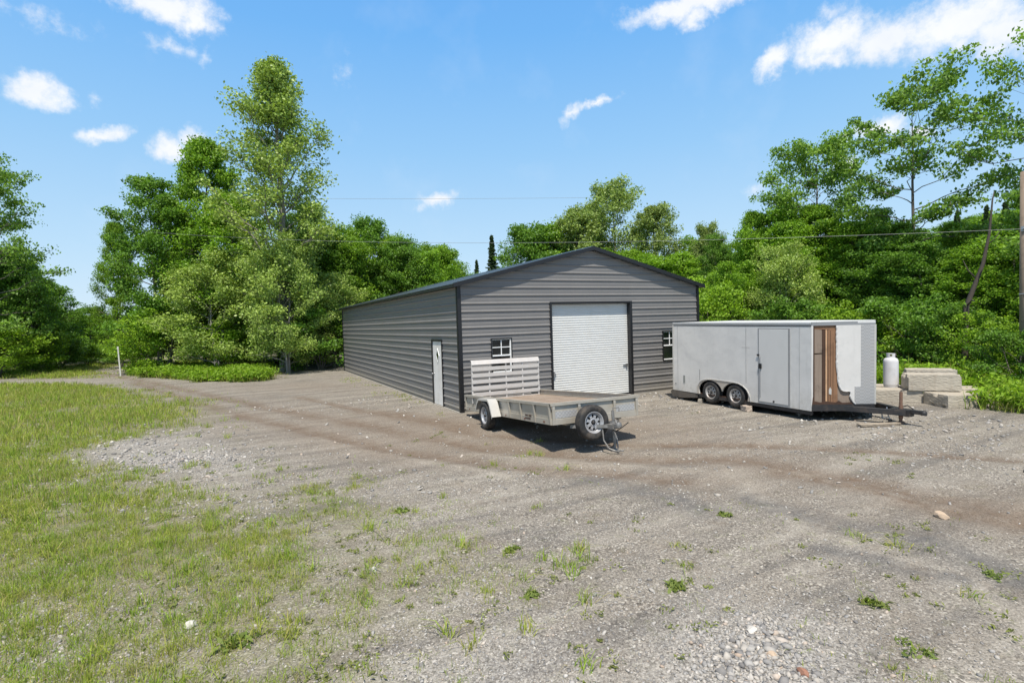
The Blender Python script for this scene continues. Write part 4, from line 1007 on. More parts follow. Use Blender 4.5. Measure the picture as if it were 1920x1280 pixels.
    for q, (s_, z_) in enumerate(edge):
        p = S*s_+Vector((0, 0, Z0+z_)); c_ = .012+.012*rs.random(); p2 = S*(s_+c_*.9)+N*c_+Vector((0, 0, Z0+z_)); p3 = S*(s_+c_*1.9)+N*(c_*.8)+Vector((0, 0, Z0+z_)); cv += [tuple(p+N*.0005), tuple(p2), tuple(p3)]
        if q: cf += [(3*q-3, 3*q, 3*q+1, 3*q-2), (3*q-2, 3*q+1, 3*q+2, 3*q-1)]
    MB().add(cv, cf).build('torn_edge_curl', SK, t)
    for ys in (.30, 1.86, 4.42): MB().box((-.003, ys-.012, Z0+.47 if 1.7 < ys < 3.7 else Z0+.02), (-.0004, ys+.012, Z0+1.985)).build('panel_seam', TRIM2, t)
    # curled skin edge by the corner
    MB().add([(.0, -.004, Z0+2.0), (.03, -.03, Z0+2.0), (.0, -.004, Z0+.05), (.035, -.02, Z0+.35), (.02, -.035, Z0+1.2), (.0, -.004, Z0+1.2)], [(0, 1, 4, 5), (5, 4, 3, 2)]).build('torn_skin_edge', SK, t)
    face('wood_stud', [(.012, .16), (.080, .16), (.080, 1.995), (.012, 1.995)], -.012, -.06, DKW)
    face('plywood', [(.082, .16), (.255, .16), (.255, 1.335), (.082, 1.325)], -.035, -.045, PLY)
    face('plywood', [(.082, 1.355), (.255, 1.360), (.255, 1.90), (.082, 1.92)], -.033, -.043, PLY)
    face('wood_board', [(.082, 1.92), (.56, 1.90), (.56, 1.998), (.058, 1.998)], -.03, -.06, ORW)
    face('wood_stud', [(.257, .16), (.322, .16), (.322, 1.90), (.257, 1.90)], -.02, -.07, DKW)
    face('wood_stud', [(.325, .16), (.362, .16), (.362, 1.90), (.325, 1.90)], -.010, -.05, LTW)
    face('wood_stud', [(.364, .16), (.382, .16), (.382, 1.90), (.364, 1.90)], -.03, -.06, DKW)
    face('wood_board', [(.384, .16), (.60, .16), (.58, 1.90), (.384, 1.90)], -.022, -.045, ORW)
    for sa, sb, zb in ((.432, .442, 1.88), (.492, .500, 1.6), (.398, .404, 1.2)): face('board_gap', [(sa, .17), (sb, .17), (sb, zb), (sa, zb)], -.018, -.021, DKW)
    face('plywood', [(.60, .16), (.98, .16), (.98, .56), (.60, .56)], -.03, -.045, PLY)
    face('torn_scrap', [(.40, .40), (.455, .38), (.46, .50), (.43, .56), (.40, .50)], -.018, -.010, FEND)
    face('rotten_edge', [(.01, .155), (.40, .157), (.60, .155), (.93, .156), (.90, .20), (.70, .19), (.62, .24), (.55, .20), (.30, .235), (.22, .20), (.10, .23), (.02, .20)], -.002, -.02, DKW)
    face('stone_guard', [(1.10, .572), (wv-.012, .572), (wv-.012, 1.998), (1.10, 1.998)], .0, .004, TREAD)
    face('stone_guard', [(.965, .165), (wv-.012, .165), (wv-.012, .568), (.965, .568)], .0, .006, TREAD)
    # inner backing so nothing shows through
    face('inner_lining', [(.02, .1), (wv-.03, .1), (wv-.03, 1.99), (.02, 1.99)], -.075, -.085, DKW)
    # side door, frame gap, latch, hinge
    y0, y1, z0, z1 = .60, 1.445, Z0+.055, Z0+1.91
    MB().box((-.009, y0-.035, z0-.02), (-.0005, y1+.03, z0)).box((-.009, y0-.035, z1), (-.0005, y1+.03, z1+.025)).box((-.009, y1+.008, z0), (-.0005, y1+.03, z1)).box((-.016, y0-.05, z0-.02), (-.0005, y0-.008, z1+.02)).build('door_frame', pbr('grey door surround', (.25, .255, .26), .5, var=.15), t)
    d = MB().box((-.016, y0, z0), (-.0012, y1, z1)).build('side_door', DOORM, t, bevel=.003)
    MB().box((-.030, y1-.05, Z0+.16), (-.0165, y1-.035, Z0+1.2)).build('latch_bar', TRIM, d)
    MB().box((-.045, y1-.09, Z0+.90), (-.0165, y1-.01, Z0+1.03)).build('door_latch', BLK, d, bevel=.006)
    MB().box((-.035, y1-.02, Z0+1.22), (-.017, y1+.05, Z0+1.27)).build('hasp', DARKM, d, bevel=.004)
    MB().box((-.03, .98, Z0+.075), (-.0165, 1.02, Z0+.12)).build('marker_light', DARKM, d)
    MB().box((-.012, 4.115, Z0+.26), (-.0005, 4.185, Z0+.49)).build('side_vent', pbr('grey plastic vent', (.22, .23, .22), .5), t, bevel=.02, seg=4)
    MB().box((-.006, 4.50, Z0+.19), (-.0005, 4.53, Z0+.225)).build('skin_dent', DARKM, t); MB().box((-.003, 3.515, Z0+.40), (.0005, 3.525, Z0+.72)).build('skin_scar', DARKM, t)
    MB().box((-.003, 1.74, Z0+1.42), (.0005, 2.0, Z0+1.432)).build('skin_scratch', FEND, t)
    # frame, tongue, jack
    fm = MB(); fm.box((.03, .02, Z0-.10), (.10, L-.02, Z0-.006)).box((W-.10, .02, Z0-.10), (W-.03, L-.02, Z0-.006))
    for y in (.3, 1.2, 2.0, 2.67, 3.4, 4.3): fm.box((.10, y, Z0-.09), (W-.10, y+.06, Z0-.02))
    fm.build('chassis', DARKM, t)
    vf = MB()
    P = [Vector((.012, .0, 0)), Vector((W/2, -.72, 0)), Vector((W-.012, 0, 0))]
    vf.prism([(.012, .03), (.012, -.004), (W/2, -.724), (W-.012, -.004), (W-.012, .03), (W/2, -.64)], 'z', Z0+.0, Z0+.156)
    vf.build('nose_frame', DARKM, t)
    tg = MB(); tg.tube([(.35, .4, Z0+.055), (1.16, -1.42, Z0+.055)], .085, 4).tube([(W-.35, .4, Z0+.055), (W-1.16, -1.42, Z0+.055)], .085, 4).box((1.12, -1.5, Z0-.02), (1.32, -1.1, Z0+.13)); tg.build('tongue', DARKM, t, bevel=.005)
    MB().box((1.17, -1.72, Z0+.05), (1.27, -1.45, Z0+.135)).lathe([(0, .07), (.04, .06), (.06, .02), (.062, -.04), (.04, -.04)], 16, 'z', (1.22, -1.74, Z0+.085)).build('coupler', DARKM, t, bevel=.006)
    RUST = pbr('rusty jack post', (.22, .13, .09), .7, metal=.3, var=.3, dirt=(.08, .05, .04), dirt_amt=.6, dscale=9)
    jk = MB().tube([(1.22, -1.28, .06), (1.22, -1.28, Z0+.50)], .033, 14).tube([(1.22, -1.28, Z0-.1), (1.22, -1.28, Z0+.2)], .043, 14).lathe([(0, .03), (.07, .028), (.09, .01), (.09, -.0)], 18, 'z', (1.22, -1.28, .035)).build('tongue_jack', RUST, t)
    MB().tube([(1.22, -1.28, Z0+.50), (1.22, -1.28, Z0+.535), (1.28, -1.34, Z0+.54)], .014, 8).build('crank_handle', DARKM, jk)
    MB().tube([(1.10, -1.05, Z0+.14), (1.05, -1.1, Z0+.0), (1.06, -1.14, Z0-.12)], .012, 6).tube([(1.0, -1.0, Z0-.02), (.98, -1.05, Z0-.1), (1.05, -1.12, Z0-.06)], .012, 6).build('safety_chain', STEEL, t)
    MB().box((1.03, -1.18, Z0-.20), (1.07, -1.12, Z0-.12)).build('lead_plug', DARKM, t)
    MB().tube([(1.3, -1.2, Z0+.13), (1.34, -1.35, Z0+.2), (1.30, -1.5, Z0+.13), (1.36, -1.62, Z0+.05)], .012, 6).build('wiring_lead', DARKM, t)
    # sagging board and bumper under the tail
    bd = MB(); bd.add([(.0, 3.62, Z0-.03), (.0, 4.70, Z0-.015), (.0, 4.76, Z0-.06), (.0, 4.66, Z0-.20), (.0, 4.3, Z0-.21), (.0, 3.62, Z0-.13)]+[(2.3, 3.62, Z0-.03), (2.3, 4.70, Z0-.015), (2.3, 4.76, Z0-.06), (2.3, 4.66, Z0-.20), (2.3, 4.3, Z0-.21), (2.3, 3.62, Z0-.13)], [(0, 1, 2, 3, 4, 5), (6, 7, 8, 9, 10, 11)]+[(i, (i+1) % 6, 6+(i+1) % 6, 6+i) for i in range(6)])
    bd.build('tail_skirt', wood_mat('dark muddy board', (.06, .052, .045), (.15, .13, .11)), t)
    for k, yy in enumerate(ws):
        for sx, x in ((0, .09), (1, W-.09)):
            make_wheel(t, 'wheel', (x, yy, Z0+wz-.012), .318, .20, RIMD, 8, Matrix.Rotation(math.pi*sx, 3, 'Z') @ Matrix.Rotation(R(15), 3, 'X'), 0.0)
    MB().tube([(.15, ws[0], Z0+wz), (W-.15, ws[0], Z0+wz)], .035, 10).tube([(.15, ws[1], Z0+wz), (W-.15, ws[1], Z0+wz)], .035, 10).build('axle', DARKM, t)
    return t
enclosed_trailer()

# ------------------------------------------------------------------ yard objects
def rough_block(name, size, mat, seed, label=None, cat=None, group=None, loc=(0, 0, 0), rotz=0, tilt=(0, 0), amp=.005, div=16, chips=7):
    import bmesh
    bm = bmesh.new(); bmesh.ops.create_cube(bm, size=1.0); bmesh.ops.subdivide_edges(bm, edges=bm.edges, cuts=div, use_grid_fill=True)
    rs = np.random.RandomState(seed); sx, sy, sz = size
    V = np.array([v.co[:] for v in bm.verts])
    P = V*np.array(size)
    # round the edges a little, then weather the surface
    e = np.sort(np.abs(V), axis=1); k = np.clip((e[:, 1]-.38)/.12, 0, 1)*np.clip((e[:, 2]-.42)/.08, 0, 1)
    P *= (1-.010*k)[:, None]
    d = np.stack([fbm(P[:, 0]*4+seed, P[:, 1]*4+P[:, 2]*9.3, seed+i) for i in range(3)], 1)-.5
    P += d*amp*2
    for _ in range(chips):
        c = np.array([rs.choice([-.5, .5])*sx, rs.uniform(-.5, .5)*sy, rs.choice([-.5, .5])*sz]); r = rs.uniform(.05, .12)*max(size)
        dd = np.linalg.norm(P-c, axis=1); P = P+(-c/np.linalg.norm(c))[None]*(np.clip(1-dd/r, 0, 1)*.07)[:, None]
    P += (rs.normal(0, 1, P.shape)*.0022)
    for v, p in zip(bm.verts, P): v.co = p+np.array([0, 0, sz/2])
    me = bpy.data.meshes.new(name); bm.to_mesh(me); bm.free(); me.materials.append(mat)
    for pl in me.polygons: pl.use_smooth = False
    o = link_mesh(name, me); o.location = loc; o.rotation_euler = (tilt[0], tilt[1], rotz)
    return mark(o, label, cat, group)
def conc_mat():
    m, t, out = new_mat('old tan concrete')
    tc = t.node('ShaderNodeTexCoord').outputs['Object']; oi = t.node('ShaderNodeObjectInfo').outputs['Random']
    n = t.noise(tc, 3.0, 6, .68); n2 = t.noise(tc, 18, 5, .7)
    c = t.mix(n, (.31, .27, .21), (.52, .48, .41)); c = t.mix(t.mapr(n2, .4, .7, 0, .35), c, (.22, .19, .155))
    c = t.mix(t.math('MULTIPLY', oi, .3), c, (.40, .38, .34))
    mp = t.node('ShaderNodeMapping', inp={0: tc, 3: (5, 5, .5)}).outputs[0]; c = t.mix(t.mapr(t.noise(mp, 2, 4, .6), .55, .75, 0, .4), c, (.25, .19, .14))
    b = t.node('ShaderNodeBsdfPrincipled', inp={'Base Color': c, 'Roughness': .93})
    bp = t.node('ShaderNodeBump', inp={'Strength': .6, 'Distance': .02, 'Height': n2}); t.l.new(bp.outputs[0], b.inputs['Normal'])
    t.l.new(b.outputs[0], out.inputs[0]); return m
CB = conc_mat()
GB = 'concrete blocks stacked by the gas cylinder'
rough_block('concrete_block', (1.22, .62, .36), CB, 1, 'low tan concrete block lying under the white gas cylinder', 'concrete block', GB, (10.75, -5.62, -.02), R(-52))
rough_block('concrete_block', (1.15, .80, .34), CB, 2, 'grey topped concrete block at the right end of the stack, next to the ferns', 'concrete block', GB, (11.17, -6.92, -.02), R(-25))
rough_block('concrete_block', (1.3, .55, .30), CB, 6, 'low concrete block behind and left of the cylinder, its end hidden by the trailer nose', 'concrete block', GB, (11.75, -4.55, -.02), R(-45))
rough_block('concrete_block', (1.18, .66, .43), CB, 3, 'large brown faced concrete block on top of the stack, right beside the cylinder', 'concrete block', GB, (11.25, -6.28, .345), R(-48))
rough_block('concrete_block', (1.15, .62, .42), CB, 4, 'top concrete block lying furthest back in the stack, against the ferns', 'concrete block', GB, (11.95, -5.92, .42), R(-55))
rough_block('concrete_block', (1.2, .9, .34), CB, 5, 'half hidden lower concrete block supporting the back of the stack', 'concrete block', GB, (12.35, -6.3, -.02), R(-55))
def cylinder_tank():
    WM = pbr('chalky white tank paint', (.60, .60, .62), .55, var=.08, scale=5, dirt=(.40, .38, .36), dirt_amt=.45, dscale=4)
    t = thing('gas_cylinder', 'tall white propane gas cylinder with a collar standing on a concrete block', 'gas cylinder', (11.08, -5.37, .345)); r = .185; h = .80
    t.rotation_euler = (0, 0, R(30))
    MB().lathe([(0, .01), (r*.92, .01), (r*.97, .03), (r*.97, .06), (r*.99, .065), (r, .08), (r, h*.3), (r, h*.5), (r, h*.7), (r, h*.85), (r, h-.08), (r*.985, h-.05), (r*.93, h-.015), (r*.80, h+.02), (r*.5, h+.045), (r*.2, h+.055), (0, h+.056)], 48).build('tank', WM, t, True)
    MB().lathe([(r*.9, -.0), (r*.93, .0), (r*.93, .035), (r*.9, .035)], 40).build('foot_ring', WM, t)
    c = MB()
    for a0, a1, z1 in ((20, 165, .13), (200, 340, .13), (165, 200, .055), (340, 380, .055)):
        n = 14
        for k in range(n):
            a = R(a0+(a1-a0)*k/n); b = R(a0+(a1-a0)*(k+1)/n); q = .105; q2 = .100
            P = [(q*math.cos(a), q*math.sin(a)), (q*math.cos(b), q*math.sin(b)), (q2*math.cos(b), q2*math.sin(b)), (q2*math.cos(a), q2*math.sin(a))]
            c.prism(P, 'z', h+.03, h+.03+z1)
    n = 30
    for k in range(n):
        a = R(360*k/n); b = R(360*(k+1)/n); q = .107; q2 = .098
        c.prism([(q*math.cos(a), q*math.sin(a)), (q*math.cos(b), q*math.sin(b)), (q2*math.cos(b), q2*math.sin(b)), (q2*math.cos(a), q2*math.sin(a))], 'z', h+.145, h+.165)
    c.build('collar', WM, t)
    v = MB().lathe([(.02, h+.05), (.02, h+.09), (.03, h+.09), (.03, h+.11), (.012, h+.11), (.012, h+.125), (.035, h+.128), (.035, h+.14), (0, h+.141)], 16); v.tube([(0, 0, h+.085), (.06, 0, h+.085)], .014, 10); v.build('valve', pbr('dull brass valve', (.30, .22, .10), .4, metal=.9), t)
    tn = MB().lathe([(0, 0), (.05, 0), (.05, .01)], 8)
cylinder_tank()
PLK = wood_mat('grey brown plank', (.22, .18, .13), (.36, .31, .25))
rough_block('wood_plank', (.95, .16, .05), PLK, 11, 'short weathered plank under the foot of the enclosed trailer jack', 'plank', None, (7.0, -7.33, -.005), R(-26), amp=.006, chips=1)
STN = pbr('pinkish tan stone', (.42, .35, .29), .9, var=.25, scale=9, bump=.6)
rough_block('chock_stone', (.26, .17, .15), STN, 12, 'pinkish stone wedged in front of the front wheel of the enclosed trailer', 'stone', None, (6.37, -4.32, -.01), R(70), amp=.03)
rough_block('chock_block', (.15, .12, .13), CB, 13, 'small grey block lying behind the rear wheel of the enclosed trailer', 'block', None, (6.50, -2.62, -.01), R(20), amp=.02)
def rock(name, loc, s, mat, seed, label, cat='rock', flat=.6, group=None):
    import bmesh
    bm = bmesh.new(); bmesh.ops.create_icosphere(bm, subdivisions=3, radius=1.0); rs = np.random.RandomState(seed)
    V = np.array([v.co[:] for v in bm.verts]); D = V.copy()
    for _ in range(14):
        n = rs.normal(size=3); n /= np.linalg.norm(n); d = rs.uniform(.55, .85); k = D@n; D -= np.outer(np.clip(k-d, 0, None), n)
    D += (np.stack([fbm(V[:, 0]*3+seed, V[:, 1]*3+V[:, 2]*2, seed+i) for i in range(3)], 1)-.5)*.12
    D *= np.array([s, s*.75, s*flat])
    for v, p in zip(bm.verts, D): v.co = p
    me = bpy.data.meshes.new(name); bm.to_mesh(me); bm.free(); me.materials.append(mat)
    o = link_mesh(name, me); o.location = (loc[0], loc[1], float(height(loc[0], loc[1]))+s*flat*.35); o.rotation_euler = (0, 0, seed*1.7)
    return mark(o, label, cat, group)
TANR = pbr('tan rock', (.48, .37, .27), .9, var=.2, scale=14, bump=.5); PALR = pbr('pale rock', (.52, .50, .46), .9, var=.2, scale=14, bump=.5); REDR = pbr('rust red rock', (.30, .15, .10), .85, var=.3, scale=14, bump=.5)
rock('rock', (1.94, -10.84), .10, TANR, 21, 'tan stone lying alone in the brown rut at the right')
rock('rock', (-2.04, -11.37), .055, PALR, 22, 'large pale pinkish stone at the edge of the coarse gravel patch')
rock('rock', (-2.17, -11.90), .05, REDR, 23, 'rust red stone in the gravel at the bottom edge of the view')
rock('rock', (-6.05, -9.02), .06, PALR, 24, 'flat pale stone lying in the grass at the lower left')
rock('rock', (-2.17, -11.66), .05, TANR, 25, 'small buff stone in the middle of the coarse gravel patch')
rock('rock', (-4.45, -8.75), .055, PALR, 27, 'whitish stone beside a grass clump left of the bottom centre')
BLKR = pbr('black torn rubber', (.018, .018, .020), .7, var=.4)
rock('rubber_lump', (5.06, -10.62), .20, BLKR, 26, 'flattened black lump of rubber on the gravel at the right edge', 'rubber scrap', .34)
# marker post by the road bend
def marker_post():
    PW = pbr('chipped white post paint', (.62, .62, .57), .7, var=.15, scale=20, dirt=(.35, .32, .26), dirt_amt=.5)
    t = thing('marker_post', 'thin white marker post standing at the edge of the road bend', 'post', (-12.0, 26.2, float(height(-12.0, 26.2))))
    MB().box((-.035, -.035, -.2), (.035, .035, 1.75)).build('shaft', PW, t, bevel=.006); MB().box((-.045, -.045, 1.62), (.045, .045, 1.80)).build('cap', PW, t, bevel=.01)
    t.rotation_euler = (0, R(-2.0), 0)
marker_post()
def utility_pole():
    WP = wood_mat('grey brown pole timber', (.19, .14, .10), (.34, .26, .19))
    t = thing('utility_pole', 'round brown timber utility pole at the right edge, its foot in the ferns', 'utility pole', (15.9, -6.62, 0))
    MB().tube([(0, 0, -.3), (.0, 0, 3.5), (.0, 0, 6.6)], [.15, .14, .125], 20).build('shaft', WP, t, True)
    MB().box((-.17, -.05, 4.80), (-.12, .05, 4.95)).lathe([(0, -.04), (.03, -.04), (.04, 0), (.03, .04), (0, .04)], 12, 'x', (-.19, 0, 4.87)).build('wire_bracket', STEEL, t)
    MB().box((-.166, -.10, 2.9), (-.15, .10, 2.93)).build('steel_band', STEEL, t)
utility_pole()
WIRE = pbr('pale weathered cable', (.26, .27, .26), .6)
def wire(name, a, b, sag, rad, label):
    a = Vector(a); b = Vector(b); pts = []
    for k in range(41):
        s = k/40; p = a.lerp(b, s); p.z -= sag*4*s*(1-s); pts.append(p)
    o = MB().tube(pts, rad, 6, False).build(name, WIRE, None, True); mark(o, label, 'cable')
wire('overhead_cable', (15.75, -6.62, 4.87), (-10.3, 27.0, 9.0), .55, .0065, 'pale low cable running from the pole over the roof ridge to the tall trees')
wire('overhead_cable', (-6.5, 48.0, 16.0), (34.0, 33.5, 16.0), .15, .012, 'thin dark high cable against the sky beside the tallest tree')
# dead trunks
BARKD = pbr('dark dead bark', (.07, .058, .048), .95, var=.35, scale=10, bump=.8, bscale=20); BARKP = pbr('bleached dead wood', (.42, .39, .36), .9, var=.2, scale=10, bump=.5)
d = thing('dead_tree', 'tall dark leaning dead trunk with a bare whip top, near the right edge', 'dead tree', (16.3, -4.85, 0))
MB().tube([(0, 0, -.2), (.03, -.02, 1.0), (.10, -.05, 2.6), (.42, -.38, 4.0), (.50, -.52, 5.0), (.56, -.58, 6.1), (.62, -.60, 6.35)], [.11, .095, .08, .055, .038, .022, .010], 10).tube([(.10, -.05, 2.6), (-.1, -.3, 2.8), (-.3, -.45, 2.75)], [.03, .02, .008], 6).tube([(.3, -.25, 3.5), (.1, -.1, 3.8), (0, 0, 4.15)], [.03, .018, .006], 6).tube([(.47, -.45, 4.6), (.65, -.6, 4.8), (.7, -.75, 5.1)], [.02, .012, .005], 6).build('trunk', BARKD, d, True)
d = thing('dead_tree', 'bleached white broken snag standing among green leaves at the right', 'dead tree', (24.9, -4.0, 0))
MB().tube([(0, 0, 2), (.05, 0, 4), (.0, .05, 5.2), (.02, .0, 6.1)], [.15, .13, .10, .03], 8).tube([(.0, .05, 5.2), (-.3, .2, 5.9), (-.5, .3, 6.5)], [.07, .045, .01], 6).tube([(.03, .02, 4.9), (.3, -.2, 5.6), (.35, -.25, 6.3)], [.06, .04, .01], 6).tube([(.5, -.4, 3), (.52, -.4, 5.5)], [.07, .03], 6).build('trunk', BARKP, d, True)

# ------------------------------------------------------------------ trees
def leaf_mat(name, dark, light, trans=.35, gloss=.45):
    m, t, out = new_mat(name)
    a = t.node('ShaderNodeAttribute', attribute_name='rnd').outputs['Fac']
    b = t.node('ShaderNodeAttribute', attribute_name='clump').outputs['Fac']
    oi = t.node('ShaderNodeObjectInfo').outputs['Random']
    c = t.mix(a, dark, light)
    c = t.mix(t.math('MULTIPLY', b, .5), c, tuple(x*k for x, k in zip(light, (1.25, 1.12, .9))))
    c = t.mix(t.math('MULTIPLY', oi, .30), c, tuple(x*k for x, k in zip(dark, (1.5, 1.15, 1.2))))
    p = t.node('ShaderNodeBsdfPrincipled', inp={'Base Color': c, 'Roughness': gloss, 'Specular IOR Level': .22})
    tr = t.node('ShaderNodeBsdfTranslucent', inp={'Color': t.mix(1.0, c, (1.25, 1.35, .45), 'MULTIPLY')})
    mx = t.node('ShaderNodeMixShader', inp={0: trans, 1: p.outputs[0], 2: tr.outputs[0]})
    t.l.new(mx.outputs[0], out.inputs[0]); return m
LEAF = {
    'maple': leaf_mat('fresh green maple leaves', (0.079, 0.167, 0.018), (0.26, 0.469, 0.045)),
    'maple2': leaf_mat('deep green maple leaves', (0.056, 0.127, 0.024), (0.181, 0.36, 0.048)),
    'poplar': leaf_mat('pale glossy poplar leaves', (0.123, 0.2, 0.046), (0.418, 0.579, 0.142), .25, .38),
    'ash': leaf_mat('silvery green ash leaves', (0.114, 0.174, 0.06), (0.351, 0.481, 0.142), .3, .42),
    'oak': leaf_mat('blue green oak leaves', (0.075, 0.159, 0.037), (0.269, 0.465, 0.079)),
    'spruce': leaf_mat('dark spruce needles', (.030, .060, .024), (.085, .135, .050), .1, .6),
    'bush': leaf_mat('bright undergrowth leaves', (0.096, 0.191, 0.018), (0.306, 0.512, 0.048)),
    'fern': leaf_mat('bright fern fronds', (0.095, 0.181, 0.018), (0.286, 0.474, 0.045), .4, .5),
}
BARK = pbr('grey brown bark', (.13, .115, .095), .95, var=.35, scale=8, bump=.8, bscale=18)
BARKL = pbr('pale grey bark', (.24, .225, .195), .9, var=.3, scale=7, bump=.6, bscale=18)
def leaves_mesh(name, C, size, rs, mat, up=.55, out_dir=None, elong=1.0, clump=None):
    """one small pointed leaf face per centre"""
    n = len(C); nrm = rs.normal(size=(n, 3)); nrm /= np.linalg.norm(nrm, axis=1)[:, None]; nrm[:, 2] += up
    if out_dir is not None: nrm += out_dir
    nrm /= np.linalg.norm(nrm, axis=1)[:, None]
    a = rs.normal(size=(n, 3)); a -= nrm*np.sum(a*nrm, 1)[:, None]; a /= np.linalg.norm(a, axis=1)[:, None]
    b = np.cross(nrm, a); s = size*rs.uniform(.6, 1.35, n)[:, None]
    P0 = C-a*s*.5*elong; P2 = C+a*s*.55*elong; fold = nrm*s*.10
    P1 = C+b*s*.36-a*s*.06+fold; P3 = C-b*s*.36-a*s*.06+fold
    V = np.stack([P0, P1, P2, P3], 1).reshape(-1, 3); F = np.arange(4*n).reshape(n, 4)
    rnd = np.repeat(rs.uniform(0, 1, n), 4); cl = np.repeat(clump if clump is not None else np.zeros(n), 4)
    return mesh_np(name, V, F, mat, False, {'rnd': rnd, 'clump': cl})
def wood_mesh(name, lines, mat):
    Vs = []; Fs = []; base = 0
    for pts, rad, n in lines:
        pts = np.asarray(pts, float); m = len(pts); d = np.gradient(pts, axis=0); d /= np.linalg.norm(d, axis=1)[:, None]+1e-9
        ref = np.array([.31, .95, .02]) if abs(d[0, 2]) > .7 else np.array([0, 0, 1.0])
        a = np.cross(d, ref); a /= np.linalg.norm(a, axis=1)[:, None]+1e-9; b = np.cross(d, a)
        th = np.arange(n)*2*math.pi/n
        V = pts[:, None]+(a[:, None]*np.cos(th)[None, :, None]+b[:, None]*np.sin(th)[None, :, None])*np.asarray(rad)[:, None, None]
        i = np.arange(m*n).reshape(m, n)+base; j = np.roll(i, -1, 1)
        F = np.stack([i[:-1], j[:-1], j[1:], i[1:]], -1).reshape(-1, 4); Vs.append(V.reshape(-1, 3)); Fs.append(F); base += m*n
    return mesh_np(name, np.concatenate(Vs), np.concatenate(Fs), mat, True)
def make_tree(kind, H, Rr, seed, n_leaf, leaf, base=.12, prof=None, n_prim=34, n_sec=6, up=(.9, .2), pad=.55, cs=.30, tr=None, mat=None, bark=None, bend=.25, elong=1.0, leafup=.55, inner=.35, multi=1, rough=.25):
    rs = np.random.RandomState(seed); lines = []; cc = []
    stems = []
    for s_ in range(multi):
        az0 = rs.uniform(0, 6.28); off = (0 if multi == 1 else rs.uniform(.1, .35)*Rr)
        t = np.linspace(0, 1, 12); w = np.cumsum(rs.normal(0, .006*H, (12, 2)), 0)*t[:, None]
        lean = np.stack([np.cos(az0)*t*off*1.6, np.sin(az0)*t*off*1.6], 1)
        P = np.concatenate([w+lean+np.array([[math.cos(az0), math.sin(az0)]])*off*.15, (t*H*(1 if s_ == 0 else rs.uniform(.75, .98)))[:, None]], 1); P[0, 2] = -.3
        r0 = (tr or H*.013)*(1 if multi == 1 else .7); rad = r0*(1-t)**.8+.012; rad[0] *= 1.35
        lines.append((P, rad, 9)); stems.append((P, t, r0))
    golden = 2.39996
    for i in range(n_prim):
        P, t, r0 = stems[i % multi]; f = base+(1-base)*((i+rs.uniform(.1, .9))/n_prim)**.92*.985
        p0 = np.array([np.interp(f, t, P[:, k]) for k in range(3)])
        rel = (f-base)/(1-base); ln = Rr*prof(rel)*rs.uniform(1-rough, 1+rough*.7)+.15; az = i*golden+rs.uniform(-.5, .5)
        el = up[0]*rel+up[1]*(1-rel)+rs.uniform(-.15, .15); d = np.array([math.cos(az)*math.cos(el), math.sin(az)*math.cos(el), math.sin(el)])
        u = np.linspace(0, 1, 6); pts = p0+d*ln*u[:, None]; pts[:, 2] += (bend*ln*(u**2)*.35 if bend > 0 else bend*ln*u**2*.5); pts[1:] += rs.normal(0, .035*ln, (5, 3))
        rr = max(.012, r0*(1-f)*.45+.01); lines.append((pts, rr*(1-u*.8), 5))
        for j in range(n_sec):
            q = rs.uniform(inner, 1.0); b0 = np.array([np.interp(q, u, pts[:, k]) for k in range(3)])
            a2 = az+rs.uniform(-1.2, 1.2); e2 = el*.5+rs.uniform(-.25, .45); l2 = ln*.42*(1.15-q*.5)*rs.uniform(.6, 1.2)+.12
            d2 = np.array([math.cos(a2)*math.cos(e2), math.sin(a2)*math.cos(e2), math.sin(e2)]); b1 = b0+d2*l2
            lines.append((np.stack([b0, (b0+b1)/2+rs.normal(0, .04*l2, 3), b1]), [rr*.4, rr*.28, .006], 4))
            cc.append(b1); cc.append(b0+d2*l2*.5)
        cc.append(pts[-1])
    cc.append(stems[0][0][-1]); cc = np.array(cc); m = len(cc)
    w = rs.uniform(.35, 1.4, m); w /= w.sum(); idx = rs.choice(m, n_leaf, p=w)
    csz = cs*rs.uniform(.6, 1.35, m); tone = rs.uniform(0, 1, m)**1.5
    o = rs.normal(size=(n_leaf, 3)); o /= (np.linalg.norm(o, axis=1)**.45)[:, None]; o *= csz[idx][:, None]; o[:, 2] *= pad
    C = cc[idx]+o; C[:, 2] = np.maximum(C[:, 2], .08)
    od = o/(np.linalg.norm(o, axis=1)[:, None]+1e-6)*.5
    return wood_mesh('trunk', lines, bark or BARK), leaves_mesh('crown', C, leaf, rs, mat or LEAF[kind], leafup, od, elong, tone[idx])
def pr_round(r): return max(.12, (math.sin(math.pi*(r*.80+.16)))**.7)
def pr_full(r): return .95*(1-r**2.6)**.8+.08
def pr_cone(r): return (1-r)**.75+.04
def pr_poplar(r): return (.55+.45*min(1, r*4))*(1 if r < .55 else max(.0, 1-((r-.55)/.47)**1.15))+.04
def pr_spread(r): return .55+.45*math.sin(math.pi*min(1, r*.9+.05)) if r < .93 else .35
PROTO = {}
def proto(key, *a, **k): PROTO[key] = (make_tree(*a, **k), a[1], a[2])
proto('maple_tall', 'maple', 14.0, 3.0, 1, 44000, .155, base=.10, prof=pr_full, n_prim=64, n_sec=6, up=(1.0, .25), cs=.38, pad=.6, mat=LEAF['maple'])
proto('maple_tall2', 'maple', 14.0, 3.0, 2, 42000, .155, base=.12, prof=pr_full, n_prim=58, n_sec=6, up=(1.0, .3), cs=.42, pad=.55, mat=LEAF['maple2'], multi=2)
proto('maple_mid', 'maple', 9.5, 2.6, 3, 34000, .14, base=.06, prof=pr_full, n_prim=48, n_sec=6, up=(1.0, .25), cs=.36, pad=.6, mat=LEAF['maple'], multi=2)
